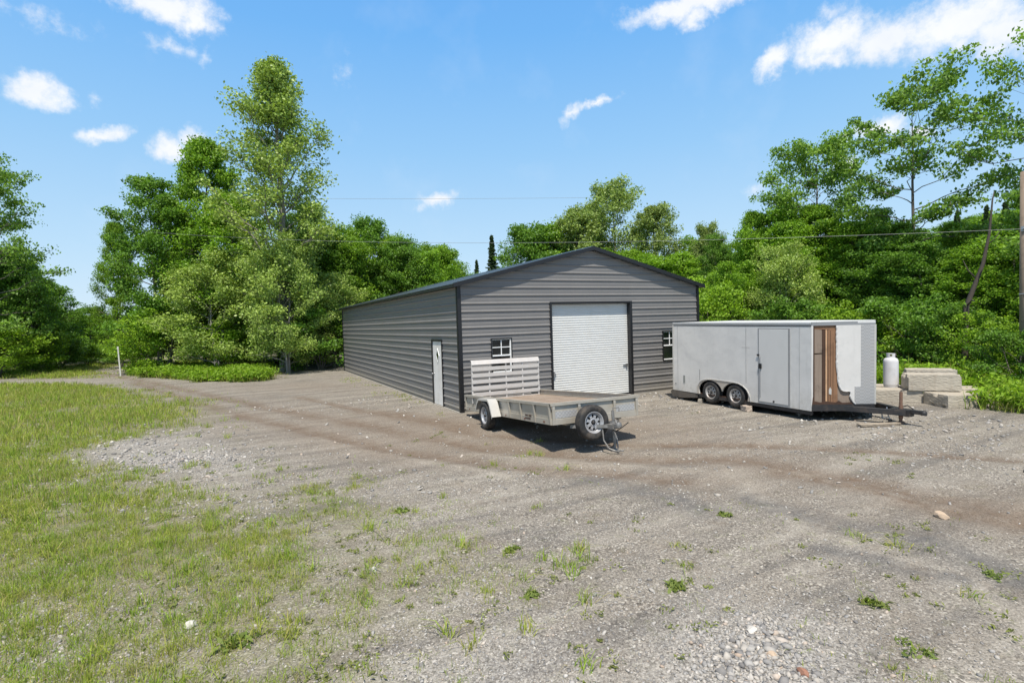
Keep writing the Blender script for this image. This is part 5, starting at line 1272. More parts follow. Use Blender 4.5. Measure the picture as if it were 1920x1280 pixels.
proto('maple_mid2', 'maple', 9.5, 2.6, 4, 34000, .14, base=.06, prof=pr_round, n_prim=46, n_sec=6, up=(1.0, .2), cs=.36, pad=.55, mat=LEAF['maple2'])
proto('maple_low', 'maple', 5.5, 1.9, 5, 24000, .12, base=.02, prof=pr_full, n_prim=36, n_sec=6, up=(.9, .25), cs=.30, pad=.6, mat=LEAF['maple'], multi=3)
proto('poplar', 'poplar', 19.0, 2.7, 16, 42000, .15, base=.10, prof=pr_poplar, n_prim=78, n_sec=7, up=(1.2, .45), cs=.36, pad=.85, mat=LEAF['poplar'], bark=BARKL, bend=.5, leafup=.25, rough=.6)
proto('birch', 'poplar', 7.5, 2.2, 7, 34000, .105, base=.06, prof=pr_round, n_prim=44, n_sec=7, up=(1.1, .25), cs=.30, pad=.7, mat=LEAF['poplar'], bark=BARKL, leafup=.3, multi=2)
proto('birch2', 'ash', 7.5, 2.2, 8, 30000, .11, base=.10, prof=pr_full, n_prim=40, n_sec=6, up=(1.1, .3), cs=.30, pad=.7, mat=LEAF['bush'], bark=BARKL, leafup=.3)
proto('ash', 'ash', 13.0, 3.3, 9, 21000, .16, base=.28, prof=pr_round, n_prim=44, n_sec=6, up=(1.25, .55), cs=.34, pad=.8, mat=LEAF['ash'], bark=BARKL, leafup=.3, inner=.5)
proto('ash2', 'ash', 13.0, 3.0, 10, 24000, .16, base=.22, prof=pr_full, n_prim=44, n_sec=6, up=(1.2, .5), cs=.36, pad=.75, mat=LEAF['ash'], bark=BARK, leafup=.35, inner=.4, multi=2)
proto('oak', 'oak', 12.3, 3.4, 11, 14500, .16, base=.38, prof=pr_spread, n_prim=25, n_sec=9, up=(.75, .15), cs=.34, pad=.42, mat=LEAF['oak'], tr=.12, bend=.15, inner=.45, rough=.4)
proto('oak2', 'oak', 12.3, 3.4, 12, 15000, .16, base=.33, prof=pr_spread, n_prim=27, n_sec=9, up=(.8, .1), cs=.35, pad=.40, mat=LEAF['oak'], tr=.12, bend=.1, inner=.4, rough=.45)
proto('oak3', 'oak', 12.3, 3.6, 13, 25000, .16, base=.12, prof=pr_round, n_prim=44, n_sec=8, up=(.9, .1), cs=.36, pad=.45, mat=LEAF['oak'], tr=.12, bend=.12, inner=.35, rough=.4)
proto('bush', 'bush', 2.6, 1.5, 14, 13000, .095, base=.0, prof=pr_round, n_prim=30, n_sec=5, up=(1.1, .4), cs=.22, pad=.6, mat=LEAF['bush'], multi=4, tr=.035)
proto('bush2', 'bush', 2.6, 1.5, 15, 13000, .10, base=.0, prof=pr_full, n_prim=30, n_sec=5, up=(1.2, .3), cs=.22, pad=.5, mat=LEAF['maple2'], multi=4, tr=.035)
def spruce(seed=20, H=12.0, Rr=1.5):
    rs = np.random.RandomState(seed); t = np.linspace(0, 1, 8); P = np.stack([t*0, t*0, t*H], 1); lines = [(P, .14*(1-t)+.01, 8)]; C = []
    for i in range(210):
        f = .06+.93*(i/210)**.9; ln = Rr*(1-f)**.85*rs.uniform(.7, 1.1)+.10; az = i*2.4+rs.uniform(-.3, .3); u = np.linspace(0, 1, 4)
        pts = np.array([0, 0, f*H])+np.stack([math.cos(az)*ln*u, math.sin(az)*ln*u, -.25*ln*u+.22*ln*u**2.5], 1); lines.append((pts, .018*(1-u*.8), 4))
        k = int(110*ln/Rr)+22; q = rs.uniform(.05, 1, k); w = .22*ln*(1-q*.6)+.05
        c = np.stack([np.interp(q, u, pts[:, j]) for j in range(3)], 1)+np.stack([-math.sin(az)*rs.normal(0, 1, k)*w*.6, math.cos(az)*rs.normal(0, 1, k)*w*.6, rs.normal(-.03, .04, k)], 1); C.append(c)
    C = np.concatenate(C); return wood_mesh('trunk', lines, BARK), leaves_mesh('crown', C, .16, rs, LEAF['spruce'], .8, None, 1.3)
PROTO['spruce'] = (spruce(), 12.0, 1.5)
def place_tree(key, x, y, H, Rr, label, cat='tree', group=None, rz=None, name=None):
    (tm, cm), h0, r0 = PROTO[key]
    rz = rz if rz is not None else (x*7.3+y*3.1) % 6.28
    t = thing(name or ('bush' if cat == 'bush' else key.split('_')[0].rstrip('23')+'_tree'), label, cat, (x, y, float(height(x, y))-.03), rz, group)
    t.scale = (Rr/r0, Rr/r0, H/h0*(1 if cat == 'bush' else .94)); link_mesh('trunk', tm, t); link_mesh('crown', cm, t); return t
TREES = [
('maple', -19.79, 31.52, 13.8, 4.0, 'L1'),
('maple', -19.76, 37.78, 7.8, 2.3, 'L'),
('maple', -19.16, 42.06, 6.9, 2.2, 'L'),
('maple', -20.11, 35.6, 8.6, 2.2, 'L'),
('maple', -18.12, 34.08, 5.9, 1.8, 'L'),
('bush', -18.15, 34.07, 2.1, 1.7, 'Lb'),
('bush', -17.69, 38.3, 1.8, 1.6, 'Lb'),
('bush', -19.24, 31.69, 2.5, 2.1, 'Lb'),
('maple', -18.86, 54.4, 5.2, 2.2, 'far'),
('maple', -18.03, 59.63, 4.2, 2.1, 'far'),
('bush', -16.19, 46.76, 1.2, 2.2, 'farb'),
('bush', -17.3, 44.52, 1.4, 1.6, 'farb'),
('maple', -13.74, 45.11, 3.8, 1.9, 'far'),
('bush', -13.81, 43.08, 1.9, 1.9, 'farb'),
('maple', -10.19, 28.42, 13.4, 3.1, 'A'),
('maple', -13.24, 35.08, 11.1, 2.0, 'A2'),
('maple', -6.88, 28.65, 16.0, 2.9, 'B'),
('poplar', -2.99, 21.57, 19.4, 3.0, 'C'),
('maple', -5.26, 26.67, 11.8, 2.9, 'D'),
('birch', -6.77, 23.65, 7.2, 2.8, 'E'),
('birch', -2.97, 19.57, 7.8, 2.1, 'F'),
('maple', -0.3, 27.33, 11.6, 2.7, 'G'),
('bush', -9.67, 27.47, 3.0, 2.1, 'b'),
('bush', -0.89, 21.36, 3.1, 2.0, 'b'),
('bush', -5.35, 24.67, 2.5, 1.7, 'b'),
('bush', -11.57, 31.28, 2.8, 1.5, 'b'),
('maple', 0.87, 27.17, 9.3, 2.1, 'g3'),
('maple', 2.75, 27.85, 10.0, 2.2, 'g3'),
('maple', 4.27, 29.57, 10.7, 2.3, 'g3'),
('maple', 6.05, 28.1, 9.1, 2.1, 'g3'),
('maple', 8.96, 30.36, 9.4, 2.2, 'g3'),
('maple', 6.45, 25.9, 8.2, 2.0, 'g3'),
('maple', 8.67, 26.23, 8.1, 2.1, 'g3'),
('maple', 11.01, 28.57, 8.8, 2.0, 'g3'),
('birch', 0.15, 23.23, 5.9, 1.8, 'g3'),
('spruce', 20.68, 41.83, 13.5, 1.6, 'sp'),
('spruce', 23.02, 51.73, 11.8, 1.3, 'sp2'),
('maple', 16.64, 25.93, 10.4, 2.3, 'g4'),
('maple', 19.82, 26.38, 10.8, 2.1, 'g4'),
('ash', 23.13, 26.59, 12.9, 2.9, 'g4a'),
('ash', 24.01, 23.45, 13.8, 3.4, 'g4b'),
('ash', 20.46, 24.78, 11.7, 2.5, 'g4'),
('ash', 25.69, 20.74, 11.9, 2.7, 'g4c'),
('maple', 26.94, 18.19, 8.9, 1.9, 'g4'),
('ash', 25.86, 14.98, 9.0, 1.6, 'g4d'),
('maple', 27.7, 14.43, 8.0, 1.6, 'g4'),
('maple', 20.62, 21.0, 8.0, 2.5, 'g4'),
('maple', 22.16, 17.19, 7.2, 2.4, 'g4'),
('maple', 20.5, 5.86, 8.3, 1.9, 'r0'),
('oak', 23.52, 5.09, 12.0, 3.3, 'r1'),
('oak', 22.09, -0.39, 12.3, 3.1, 'r2'),
('oak', 21.05, -5.75, 11.8, 2.8, 'r3'),
('maple', 21.11, 5.05, 7.1, 1.9, 'rf'),
('maple', 22.66, 4.57, 8.1, 1.9, 'rf'),
('maple', 22.72, 2.62, 6.9, 1.8, 'rf'),
('maple', 21.53, 0.67, 6.4, 1.8, 'rf'),
('maple', 20.54, -1.78, 5.2, 1.6, 'rf'),
('maple', 20.25, -3.57, 4.8, 1.5, 'rf'),
('maple', 19.7, -4.91, 4.4, 1.3, 'rf'),
('maple', 17.97, 7.31, 4.7, 1.5, 'rf'),
('maple', 17.5, 4.82, 5.0, 1.5, 'rf'),
('birch', 18.0, 2.52, 5.7, 1.5, 'rf'),
('bush', 15.58, 5.48, 3.4, 1.6, 'rb'),
('bush', 17.55, -0.44, 2.2, 1.3, 'rb'),
('bush', 17.47, -2.33, 2.4, 1.2, 'rb'),
('bush', 17.13, -3.91, 2.1, 1.1, 'rb'),
('bush', 16.66, -5.35, 1.8, 0.9, 'rb'),
('bush', 15.06, -6.76, 1.5, 0.8, 'rb'),
('bush', 17.16, 1.97, 2.5, 1.5, 'rb'),
('tall', 20.81, 7.08, 8.1, 1.1, 'rf'),
('tall', 23.47, 6.91, 8.7, 1.2, 'rf'),
('tall', 24.13, 2.16, 7.5, 1.2, 'rf'),
('tall', 23.65, -1.35, 6.2, 0.9, 'rf'),
('tall', 22.53, 11.22, 7.7, 1.2, 'rf'),
('tall', 0.46, 29.25, 10.7, 1.8, 'g3'),
('tall', 5.66, 28.2, 9.4, 1.4, 'g3'),
('spruce', 51.15, 10.65, 10.7, 1.2, 'hs'),
('spruce', 50.04, 8.11, 10.6, 1.2, 'hs'),
('spruce', 54.2, 8.48, 10.6, 1.3, 'hs')
]
GL = {
 'L': 'round tree, %s in the row at the left edge',
 'Lb': 'low bush, %s along the tree row at the left edge',
 'far': 'small distant tree, %s in the gap where the road disappears',
 'farb': 'leafy bush, %s of those at the far end of the road',
 'b': 'low bush, %s of those under the tall left trees',
 'g3': 'rounded tree, %s in the row behind the building left end',
 'g4': 'full crowned tree, %s behind the roof ridge',
 'rf': 'dense tree, %s in the row behind the enclosed trailer',
 'hs': 'dark spruce, %s on the far hillside near the right edge',
 'rb': 'leafy bush, %s along the edge of the wood on the right'}
ONE = {'L1': 'dark layered tree cut by the left edge of the view, tallest at that side', 'A': 'broad dark green tree, leftmost of the tall group beside the road', 'A2': 'narrow tree leaning out on the left flank of the tall group, over the road gap',
 'B': 'bright green pointed tree just left of the tallest poplar', 'C': 'tallest tree in the view, a pale poplar with a pointed top', 'D': 'dense green tree under and left of the tall poplar', 'E': 'pale speckled broad tree in front of the tall group, beside the fern bank',
 'F': 'small pale birch with a grey trunk at the gravel edge, in front of the poplar', 'G': 'dark green tree on the right flank of the poplar, above the building end', 'sp': 'slender dark spruce alone against the sky left of the roof ridge', 'sp2': 'tiny far spruce tip just left of the slender dark spruce',
 'g4a': 'pale silvery tree with a thin top, left of the tallest tree behind the roof ridge', 'g4b': 'tallest airy silvery tree behind the roof ridge', 'g4c': 'pale green tree right of the tallest tree behind the roof ridge', 'g4d': 'small thin topped tree behind the right end of the roof',
 'r0': 'bright green rounded tree above the middle of the enclosed trailer', 'r1': 'airy dark tree above the nose of the enclosed trailer, left of the tall open one', 'r2': 'tall open tree with visible trunk and layered branches against the sky above the right wood', 'r3': 'large dark tree cut by the right edge, leaning over the pole'}
KEY = {'L1': 'oak3', 'A': 'maple_tall2', 'A2': 'maple_tall', 'B': 'maple_tall', 'C': 'poplar', 'D': 'maple_tall', 'E': 'birch', 'F': 'birch', 'G': 'maple_tall2', 'sp': 'spruce', 'sp2': 'spruce', 'g4a': 'ash2', 'g4b': 'ash', 'g4c': 'ash2', 'g4d': 'ash', 'r0': 'maple_mid', 'r1': 'oak3', 'r2': 'oak', 'r3': 'oak2'}
rt = random.Random(5)
ORD = ['leftmost', 'second from the left', 'third from the left', 'fourth from the left', 'fifth from the left', 'sixth from the left', 'seventh from the left', 'eighth from the left', 'ninth from the left', 'tenth from the left', 'eleventh from the left', 'twelfth from the left', 'thirteenth from the left', 'fourteenth from the left', 'fifteenth from the left', 'sixteenth from the left', 'rightmost']
def bearing(p): return math.atan2(p[1]-CAMPOS[0], p[2]-CAMPOS[1])
RANK = {}
for g in GL:
    mem = sorted([q for q in TREES if q[5] == g], key=bearing)
    for k, q in enumerate(mem): RANK[q] = (ORD[k] if k < len(mem)-1 else 'rightmost') if len(mem) > 1 else 'only'
FAC = {'L1': .8, 'L': 1.0, 'A': .85, 'A2': .7, 'B': .95, 'C': .98, 'g3': 1.1, 'g4': 1.35, 'rf': 1.05, 'rb': 1.15, 'b': 1.1, 'r1': .9, 'r2': .95, 'r3': .88, 'r0': 1.1}
for i, (kind, x, y, H, Rr, lab) in enumerate(TREES):
    rk = RANK.get((kind, x, y, H, Rr, lab))
    if lab in ONE: key = KEY[lab]; label = ONE[lab]; grp = None
    else:
        label = GL[lab] % rk; grp = {'L': 'trees in the left row', 'Lb': 'bushes under the left row', 'far': 'far trees in the road gap', 'farb': 'bushes in the road gap', 'b': 'bushes under the tall trees', 'g3': 'trees behind the building left end', 'g4': 'trees behind the roof ridge', 'rf': 'trees in the right wood', 'rb': 'bushes along the right wood', 'hs': 'spruces on the far hillside'}[lab]
        if kind == 'bush': key = rt.choice(['bush', 'bush2'])
        elif kind == 'birch': key = rt.choice(['birch', 'birch2'])
        elif kind == 'spruce': key = 'spruce'
        elif lab == 'rf': key = rt.choice(['maple_tall', 'maple_tall2', 'maple_mid']); H *= 1.06
        elif kind == 'tall': key = rt.choice(['maple_tall', 'maple_tall2', 'birch2'])
        elif kind == 'ash': key = 'ash2'
        else: key = rt.choice(['maple_mid', 'maple_mid2']) if H > 7 else rt.choice(['maple_low', 'maple_mid', 'maple_mid2'])
    cat = 'bush' if kind == 'bush' else 'tree'
    place_tree(key, x, y, H, Rr*FAC.get(lab, 1.0), label, cat, grp, (sum(map(ord, lab))*.37) % 6.28 if lab in ONE else None)
# second and third rows that close the wood behind the front trees
def fill(n, pick, label, group, seed, keys, hr, rr):
    rs = random.Random(seed)
    for i in range(n):
        x, y = pick(rs, i, n); place_tree(rs.choice(keys), x, y, rs.uniform(*hr), rs.uniform(*rr), label, 'tree', group, rs.uniform(0, 6.28))
def pol(az, d): a = R(az); return CAMPOS[0]+math.sin(a)*d, CAMPOS[1]+math.cos(a)*d
MK = ['maple_mid', 'maple_mid2', 'maple_tall2', 'birch2']
fill(14, lambda r, i, n: pol(-3+17*(i+.5)/n, r.uniform(46, 60)), 'tree in the dim depth of the wood behind the tall group on the left', 'deep wood on the left', 31, MK, (7, 10), (2.6, 3.4))
fill(12, lambda r, i, n: pol(14+18*(i+.5)/n, r.uniform(50, 62)), 'tree in the depth of the wood behind the left end of the building', 'deep wood behind the building', 32, MK, (6.5, 8.5), (2.6, 3.2))
fill(14, lambda r, i, n: pol(38+20*(i+.5)/n, r.uniform(48, 60)), 'tree in the depth of the wood behind the roof ridge', 'deep wood behind the ridge', 33, MK, (7, 9), (2.6, 3.2))
fill(16, lambda r, i, n: pol(55+20*(i+.5)/n, r.uniform(37, 46)), 'tree in the depth of the wood behind the enclosed trailer', 'deep wood behind the trailer', 34, MK, (5.5, 7.5), (2.4, 3.0))
fill(8, lambda r, i, n: pol(-24+9*(i+.5)/n, r.uniform(62, 72)), 'tree in the depth of the wood at the left edge', 'deep wood at the left edge', 35, MK, (7.0, 9), (3.0, 3.8))
fill(7, lambda r, i, n: pol(-14+11*(i+.5)/n, r.uniform(78, 95)), 'distant low tree closing the gap at the end of the road', 'distant trees at the road end', 36, MK, (4.5, 6), (3, 4))
fill(34, lambda r, i, n: pol(56+19*((i*7) % n+.5)/n, 66+36*(i/n)), 'tree on the wooded hillside in the distance at the right', 'trees on the far hillside', 37, ['maple_mid', 'maple_mid2', 'spruce', 'maple_mid'], (6.5, 9), (2.8, 3.8))
fill(12, lambda r, i, n: pol(35+28*(i+.5)/n, r.uniform(33.5, 36.5) if 35+28*(i+.5)/n > 52 else r.uniform(38, 41)), 'lower tree of the wood edge between the building and the trailer', 'wood edge right of the building', 38, ['maple_low', 'birch2', 'maple_low'], (4.5, 6.0), (1.9, 2.5))

fill(9, lambda r, i, n: pol(77+13*(i+.5)/n, r.uniform(26, 44)), 'tree of the right wood just beyond the right edge', 'wood beyond the right edge', 39, MK, (5.5, 8), (2.6, 3.4))

# ------------------------------------------------------------------ grass, ferns, weeds, loose stones
def grass_mat():
    m, t, out = new_mat('mixed grass blades')
    a = t.node('ShaderNodeAttribute', attribute_name='rnd').outputs['Fac']; co = t.node('ShaderNodeTexCoord').outputs['Object']
    c = t.ramp(a, [(0, (.44, .36, .18)), (.14, (.38, .36, .12)), (.22, (.31, .37, .05)), (.5, (.21, .34, .03)), (.8, (.30, .44, .045)), (1, (.15, .26, .04))])
    c = t.mix(t.mapr(t.noise(co, 1.2, 4, .6), .4, .65, 0, .5), c, (.42, .42, .08))
    c = t.mix(t.mapr(t.noise(co, 2.6, 4, .6), .55, .75, 0, .5), c, (.36, .25, .12))
    p = t.node('ShaderNodeBsdfPrincipled', inp={'Base Color': c, 'Roughness': .6, 'Specular IOR Level': .3}); tr = t.node('ShaderNodeBsdfTranslucent', inp={'Color': c})
    mx = t.node('ShaderNodeMixShader', inp={0: .35, 1: p.outputs[0], 2: tr.outputs[0]}); t.l.new(mx.outputs[0], out.inputs[0]); return m
def blades(name, x, y, h, w, rs, mat, lean=.45, z=None):
    n = len(x); z = height(x, y) if z is None else z; az = rs.uniform(0, 6.283, n); th = rs.uniform(0, 6.283, n); l = np.abs(rs.normal(0, lean*1.9, n))*h
    dx, dy = np.cos(az), np.sin(az); wx, wy = np.cos(th)*w/2, np.sin(th)*w/2
    B = np.stack([x, y, z-.01], 1); Wv = np.stack([wx, wy, wx*0], 1); D = np.stack([dx*l, dy*l, l*0], 1); Z = np.array([0, 0, 1.0])
    m1 = B+D*.30+Z*(h*.55)[:, None]; tip = B+D+Z*(h*np.clip(1-.35*(l/h)**2, .35, 1))[:, None]
    V = np.stack([B-Wv, B+Wv, m1+Wv*.8, m1-Wv*.8, tip], 1).reshape(-1, 3); k = np.arange(n)*5
    return mesh_np(name, V, np.stack([k, k+1, k+2, k+3], 1), mat, False, {'rnd': np.repeat(rs.uniform(0, 1, n), 5)}, np.stack([k+3, k+2, k+4], 1))
def scatter(n, x0, x1, y0, y1, rs, far_fall=True):
    x = rs.uniform(x0, x1, n); y = rs.uniform(y0, y1, n); return x, y
GM = grass_mat()
FERN_R = [(17.5, 0.2), (13.2, -3.6), (12.9, -4.9), (13.4, -6.0), (12.3, -7.4), (11.5, -7.75), (10.75, -7.75), (10.45, -8.35), (10.9, -9.3), (14, -10.5), (26, -9), (26, 2)]
FERN_L = [(-12.3, 30.0), (-11.2, 25.8), (-8.9, 20.8), (-6.9, 17.2), (-4.9, 15.0), (-3.9, 17.2), (-4.6, 21), (-7.9, 26.5), (-10.2, 33)]
BLD = [(-.15, -.12), (BW+.12, -.12), (BW+.12, BL+.1), (-.15, BL+.1)]
def build_grass():
    rs = np.random.RandomState(77); X = []; Y = []; Hh = []; Wd = []
    # close, middle and far bands, more and thinner blades close to the camera
    for n, xr, yr, dmin, dmax, hs, ws_ in ((620000, (-12, 6), (-13.5, -3), 0, 9.5, .066, .0048), (560000, (-17, 7), (-11, 6), 9.5, 17, .10, .008), (420000, (-26, 9), (-2, 26), 17, 34, .13, .014), (160000, (-30, 0), (14, 42), 34, 60, .16, .026)):
        x = rs.uniform(*xr, n); y = rs.uniform(*yr, n); d = np.hypot(x+5.6, y+14.3)
        g = sample(GR, x, y); pat = fbm(x*1.1, y*1.1, 41, 4); fine = fbm(x*6, y*6, 43, 3)
        wall = ((x > -1.3) & (x < 0) & (y > -.2) & (y < 15))*np.clip(1.1-np.abs(x+.45)*1.1, 0, 1)*(pat > .47)*.55; dens = np.clip(wall+(g+(pat-.5)*1.7+(fine-.5)*1.1-.42)*1.3, 0, 1)*np.clip(g*3.2+wall*9, 0, 1); keep = (rs.uniform(0, 1, n) < dens) & (d >= dmin) & (d < dmax)
        keep &= ~in_poly(x, y, BLD)
        x, y, g, pat, fine = x[keep], y[keep], g[keep], pat[keep], fine[keep]
        h = hs*(.35+.9*g)*(.45+1.1*np.clip(fine*1.6-.2, 0, 1))*rs.uniform(.45, 1.6, len(x))
        X.append(x); Y.append(y); Hh.append(h); Wd.append(ws_*rs.uniform(.6, 1.4, len(x)))
    x = np.concatenate(X); y = np.concatenate(Y); h = np.concatenate(Hh); w = np.concatenate(Wd)
    print('grass blades', len(x))
    mark(link_mesh('grass', blades('grass', x, y, h, w, rs, GM)), kind='stuff', label='patchy yellow green grass growing over the gravel on the left of the yard', cat='grass')
    # taller coarser tufts scattered through the patchy edge
    n = 1500; x = rs.uniform(-13, 8, n); y = rs.uniform(-13, 2, n); g = sample(GR, x, y); keep = rs.uniform(0, 1, n) < np.clip(g*1.2-.02, .0, 1); keep &= ~in_poly(x, y, BLD); x, y = x[keep], y[keep]
    k = 26; xx = np.repeat(x, k)+rs.normal(0, .045, len(x)*k); yy = np.repeat(y, k)+rs.normal(0, .045, len(x)*k); sc = np.repeat(rs.uniform(.5, 1.35, len(x)), k)
    mark(link_mesh('grass_tufts', blades('grass_tufts', xx, yy, .15*sc*rs.uniform(.5, 1.2, len(xx)), .008*rs.uniform(.7, 1.4, len(xx)), rs, GM, .6)), kind='stuff', label='coarser grass tufts standing up through the thin grass and gravel', cat='grass')
build_grass()
def build_seedlings():
    rs = np.random.RandomState(58); n = 2600; x = rs.uniform(-12, 5.5, n); y = rs.uniform(-13.2, -1.5, n); d = sample(DI, x, y); g = sample(GR, x, y)
    k = (rs.uniform(0, 1, n) < np.clip(.10+g*1.3+(fbm(x*.8, y*.8, 66)-.5)*1.4-.3*d, 0, .8)) & ~in_poly(x, y, BLD); x, y = x[k], y[k]; m = len(x); q = 14
    r = rs.uniform(.02, .07, m)*(1+.6*(rs.uniform(0, 1, m) > .9)); o = rs.normal(size=(m, q, 2))*r[:, None, None]*.7
    X = x[:, None]+o[..., 0]; Y = y[:, None]+o[..., 1]; Z = height(X.ravel(), Y.ravel()).reshape(X.shape)+.006+np.abs(rs.normal(0, .3, X.shape))*r[:, None]
    mark(link_mesh('seedlings', leaves_mesh('seedlings', np.stack([X, Y, Z], -1).reshape(-1, 3), .021, rs, SEEDM, 1.0, None, 1.7, np.repeat(rs.uniform(0, 1, m), q))), kind='stuff', label='tiny green seedlings and moss dotted through the gravel of the yard', cat='ground cover')
SEEDM = leaf_mat('muted seedling leaves', (.12, .15, .045), (.23, .29, .09), .3, .6)
build_seedlings()
def build_ferns():
    rs = np.random.RandomState(51)
    for poly, n, hs, lab, sz in ((FERN_R, 1700, .55, 'bright green ferns and weeds along the wood edge behind the concrete blocks', .085), (FERN_L, 1100, .46, 'bright green bank of ferns and tall weeds between the road and the tall trees', .10)):
        P = np.array(poly); x = rs.uniform(P[:, 0].min(), P[:, 0].max(), n*4); y = rs.uniform(P[:, 1].min(), P[:, 1].max(), n*4); x0_, y0_ = x.copy(), y.copy(); k = in_poly(x+(fbm(x*1.5, y*1.5, 3)-.5)*1.4, y+(fbm(x*1.5, y*1.5, 8)-.5)*1.4, poly); x, y = x[k][:n*2], y[k][:n*2]
        m = len(x); h = hs*rs.uniform(.3, 1.3, m)*(.05+1.9*fbm(x*.55, y*.55, 6)); lv = 46; z0 = height(x, y)
        t = rs.uniform(.12, 1, (m, lv)); az = rs.uniform(0, 6.283, (m, 6)); ai = rs.randint(0, 6, (m, lv)); a = np.take_along_axis(az, ai, 1)
        rr = h[:, None]*.75*t; C = np.stack([x[:, None]+np.cos(a)*rr+rs.normal(0, .04, (m, lv)), y[:, None]+np.sin(a)*rr+rs.normal(0, .04, (m, lv)), z0[:, None]+h[:, None]*(1-(t-.55)**2*1.6)*rs.uniform(.5, 1.0, (m, lv))+.02], -1).reshape(-1, 3)
        bk = rs.uniform(0, 1, len(x)*14) < 1; bx = np.repeat(x, 14)+rs.normal(0, .15, len(x)*14); by = np.repeat(y, 14)+rs.normal(0, .15, len(x)*14); bh = np.repeat(h, 14)*rs.uniform(.5, 1.35, len(bx))
        mark(link_mesh('tall_grass', blades('tall_grass', bx, by, bh, .012+.01*bh, rs, GM, .35)), kind='stuff', label=lab.replace('ferns and', 'grass stems among ferns and').replace('ferns', 'ferns'), cat='grass')
        mark(link_mesh('ferns', leaves_mesh('ferns', C, sz, rs, LEAF['fern'], .8, None, 1.5, np.repeat(rs.uniform(0, 1, m), lv))), kind='stuff', label=lab, cat='ferns')
build_ferns()
WEEDM = leaf_mat('dusty green weed leaves', (.10, .15, .035), (.21, .28, .08), .3, .55)
def weed(loc, s, seed, label, kind=0):
    """a low uneven clump: small leaves spread flat round the root, a few upright blades"""
    rs = np.random.RandomState(seed); n = 90 if kind == 0 else 60; k = rs.randint(2, 5); cx = rs.normal(0, s*.35, (k, 2)); w = rs.randint(0, k, n)
    r = rs.normal(0, s*.28, (n, 2)); C = np.stack([cx[w, 0]+r[:, 0], cx[w, 1]+r[:, 1]*.8, np.abs(rs.normal(0, s*.16, n))*np.exp(-(r**2).sum(1)/(s*.5)**2)+.006], 1)
    me = leaves_mesh('weed', C, s*(.32 if kind == 0 else .24), rs, WEEDM, 1.0, np.stack([r[:, 0], r[:, 1], r[:, 0]*0], 1)/s, 1.9, rs.uniform(0, 1, n))
    o = link_mesh('weed', me); o.location = (loc[0], loc[1], float(height(np.array([loc[0]]), np.array([loc[1]]))[0])); 
    b = link_mesh('stalks', blades('stalks', rs.normal(0, s*.3, 26), rs.normal(0, s*.3, 26), s*rs.uniform(.25, .8, 26), s*rs.uniform(.03, .07, 26), rs, GM, .6, np.zeros(26)), o)
    return mark(o, label, 'weed')
WE = [((-1.99, -10.57), .13, 'dark green broadleaf weed just above the coarse gravel patch'), ((-.83, -11.58), .15, 'spreading green weed alone in the gravel at the lower right'), ((-3.25, -9.88), .11, 'small yellow green weed in the gravel below the middle of the view'),
      ((-5.75, -9.5), .19, 'large bright dandelion like weed in the lower left grass'), ((-6.55, -10.05), .18, 'bright weed with upright leaves at the bottom left corner'), ((-3.75, -7.1), .16, 'bright grass green weed clump left of the middle of the yard'),
      ((-.2, -9.5), .10, 'small round weed in the right half of the yard, between two track bands'), ((.62, -11.9), .11, 'small weed at the right side below the dark gravel band'), ((-3.0, -9.0), .10, 'flat weed in the gravel above the small yellow green one'), ((-1.2, -12.15), .12, 'bright weed tuft near the bottom right corner'), ]
for i, (l, s, lab) in enumerate(WE): weed(l, s, 100+i, lab, i % 2)
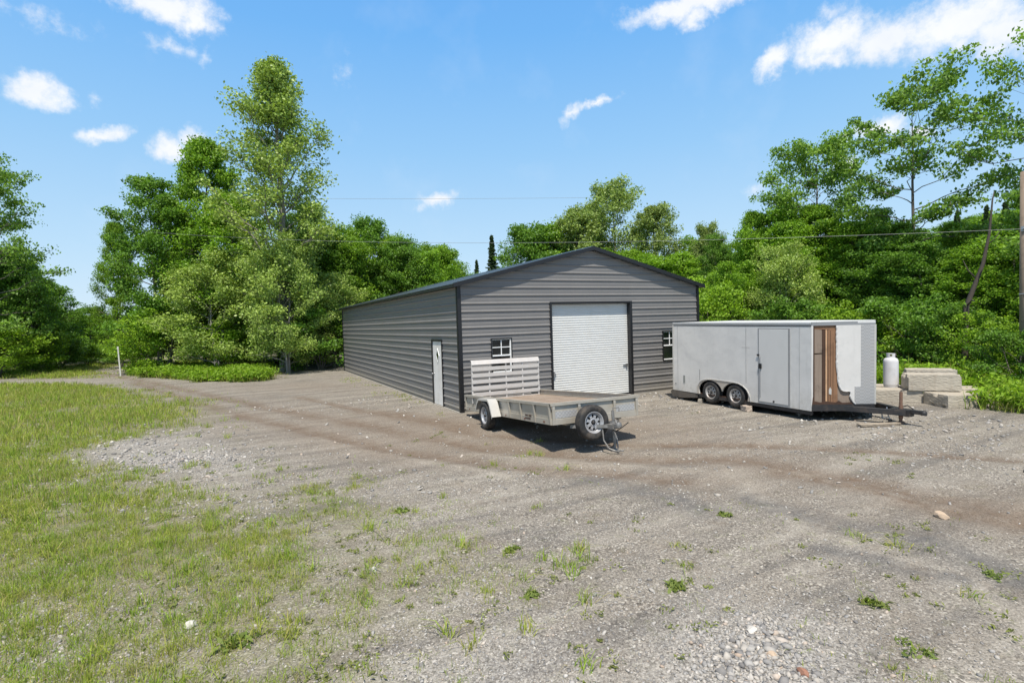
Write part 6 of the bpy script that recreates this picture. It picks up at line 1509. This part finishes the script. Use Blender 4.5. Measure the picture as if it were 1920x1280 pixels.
def build_stones():
    rs = np.random.RandomState(91)
    m, t, out = new_mat('loose stones'); a = t.node('ShaderNodeAttribute', attribute_name='rnd').outputs['Fac']
    c = t.ramp(a, [(0, (.16, .155, .155)), (.25, (.27, .265, .26)), (.5, (.36, .35, .335)), (.75, (.40, .37, .33)), (.9, (.50, .48, .45)), (.96, (.40, .31, .24)), (1, (.64, .62, .58))])
    n_ = t.noise(t.node('ShaderNodeTexCoord').outputs['Object'], 60, 4, .6); c = t.mix(t.mapr(n_, .4, .65, 0, .3), c, (.30, .27, .23))
    t.node('ShaderNodeOutputMaterial'); p = t.node('ShaderNodeBsdfPrincipled', inp={'Base Color': c, 'Roughness': .88, 'Specular IOR Level': .25}); t.l.new(p.outputs[0], out.inputs[0])
    for nd in [n for n in t.n if n.type == 'OUTPUT_MATERIAL' and n != out]: t.n.remove(nd)
    import bmesh
    bm = bmesh.new(); bmesh.ops.create_icosphere(bm, subdivisions=1, radius=1.0); IV = np.array([v.co[:] for v in bm.verts]); IF = np.array([[v.index for v in f.verts] for f in bm.faces]); bm.free()
    X = []; Y = []; S = []
    for n, xr, yr, dmin, dmax, smin in ((230000, (-11, 3.5), (-13.5, -5), 0, 8.0, .0045), (110000, (-14, 7), (-13, -1), 8.0, 13, .009), (26000, (-16, 10), (-11, 6), 13, 20, .018)):
        x = rs.uniform(*xr, n); y = rs.uniform(*yr, n); d = np.hypot(x+5.6, y+14.3); p = sample(PA, x, y); g = sample(GR, x, y); di = sample(DI, x, y)
        pat = fbm(x*1.3, y*1.3, 61); keep = (rs.uniform(0, 1, n) < np.clip(.20+1.0*p+(pat-.5)*.8-.55*di-.15*g, .03, 1)) & (d >= dmin) & (d < dmax) & ~in_poly(x, y, BLD)
        x, y, p = x[keep], y[keep], p[keep]; s = smin*(1+rs.gamma(1.2, .75, len(x)))*(1+2.6*np.clip(p-.45, 0, 1)); s = np.minimum(s, .055)
        X.append(x); Y.append(y); S.append(s)
    x = np.concatenate(X); y = np.concatenate(Y); s = np.concatenate(S); n = len(x); print('stones', n)
    jit = rs.uniform(.5, 1.25, (n, 12, 1)); V = IV[None]*jit; V = V*np.stack([rs.uniform(.8, 1.25, n), rs.uniform(.6, 1.0, n), rs.uniform(.35, .75, n)], 1)[:, None]*s[:, None, None]
    a = rs.uniform(0, 6.283, n); ca, sa = np.cos(a)[:, None], np.sin(a)[:, None]; tl = rs.normal(0, .3, (n, 1)); vx, vy, vz = V[..., 0], V[..., 1], V[..., 2]
    vz2 = vz+vx*tl; V = np.stack([vx*ca-vy*sa, vx*sa+vy*ca, vz2], -1)+np.stack([x, y, height(x, y)+s*.18], 1)[:, None]
    F = (IF[None]+np.arange(n)[:, None, None]*12).reshape(-1, 3)
    mark(link_mesh('loose_gravel', mesh_np('loose_gravel', V.reshape(-1, 3), F, m, False, {'rnd': np.repeat(rs.uniform(0, 1, n), 12)})), kind='stuff', label='loose grey and pale stones scattered over the yard, thickest at the bottom right of centre', cat='gravel')
build_stones()
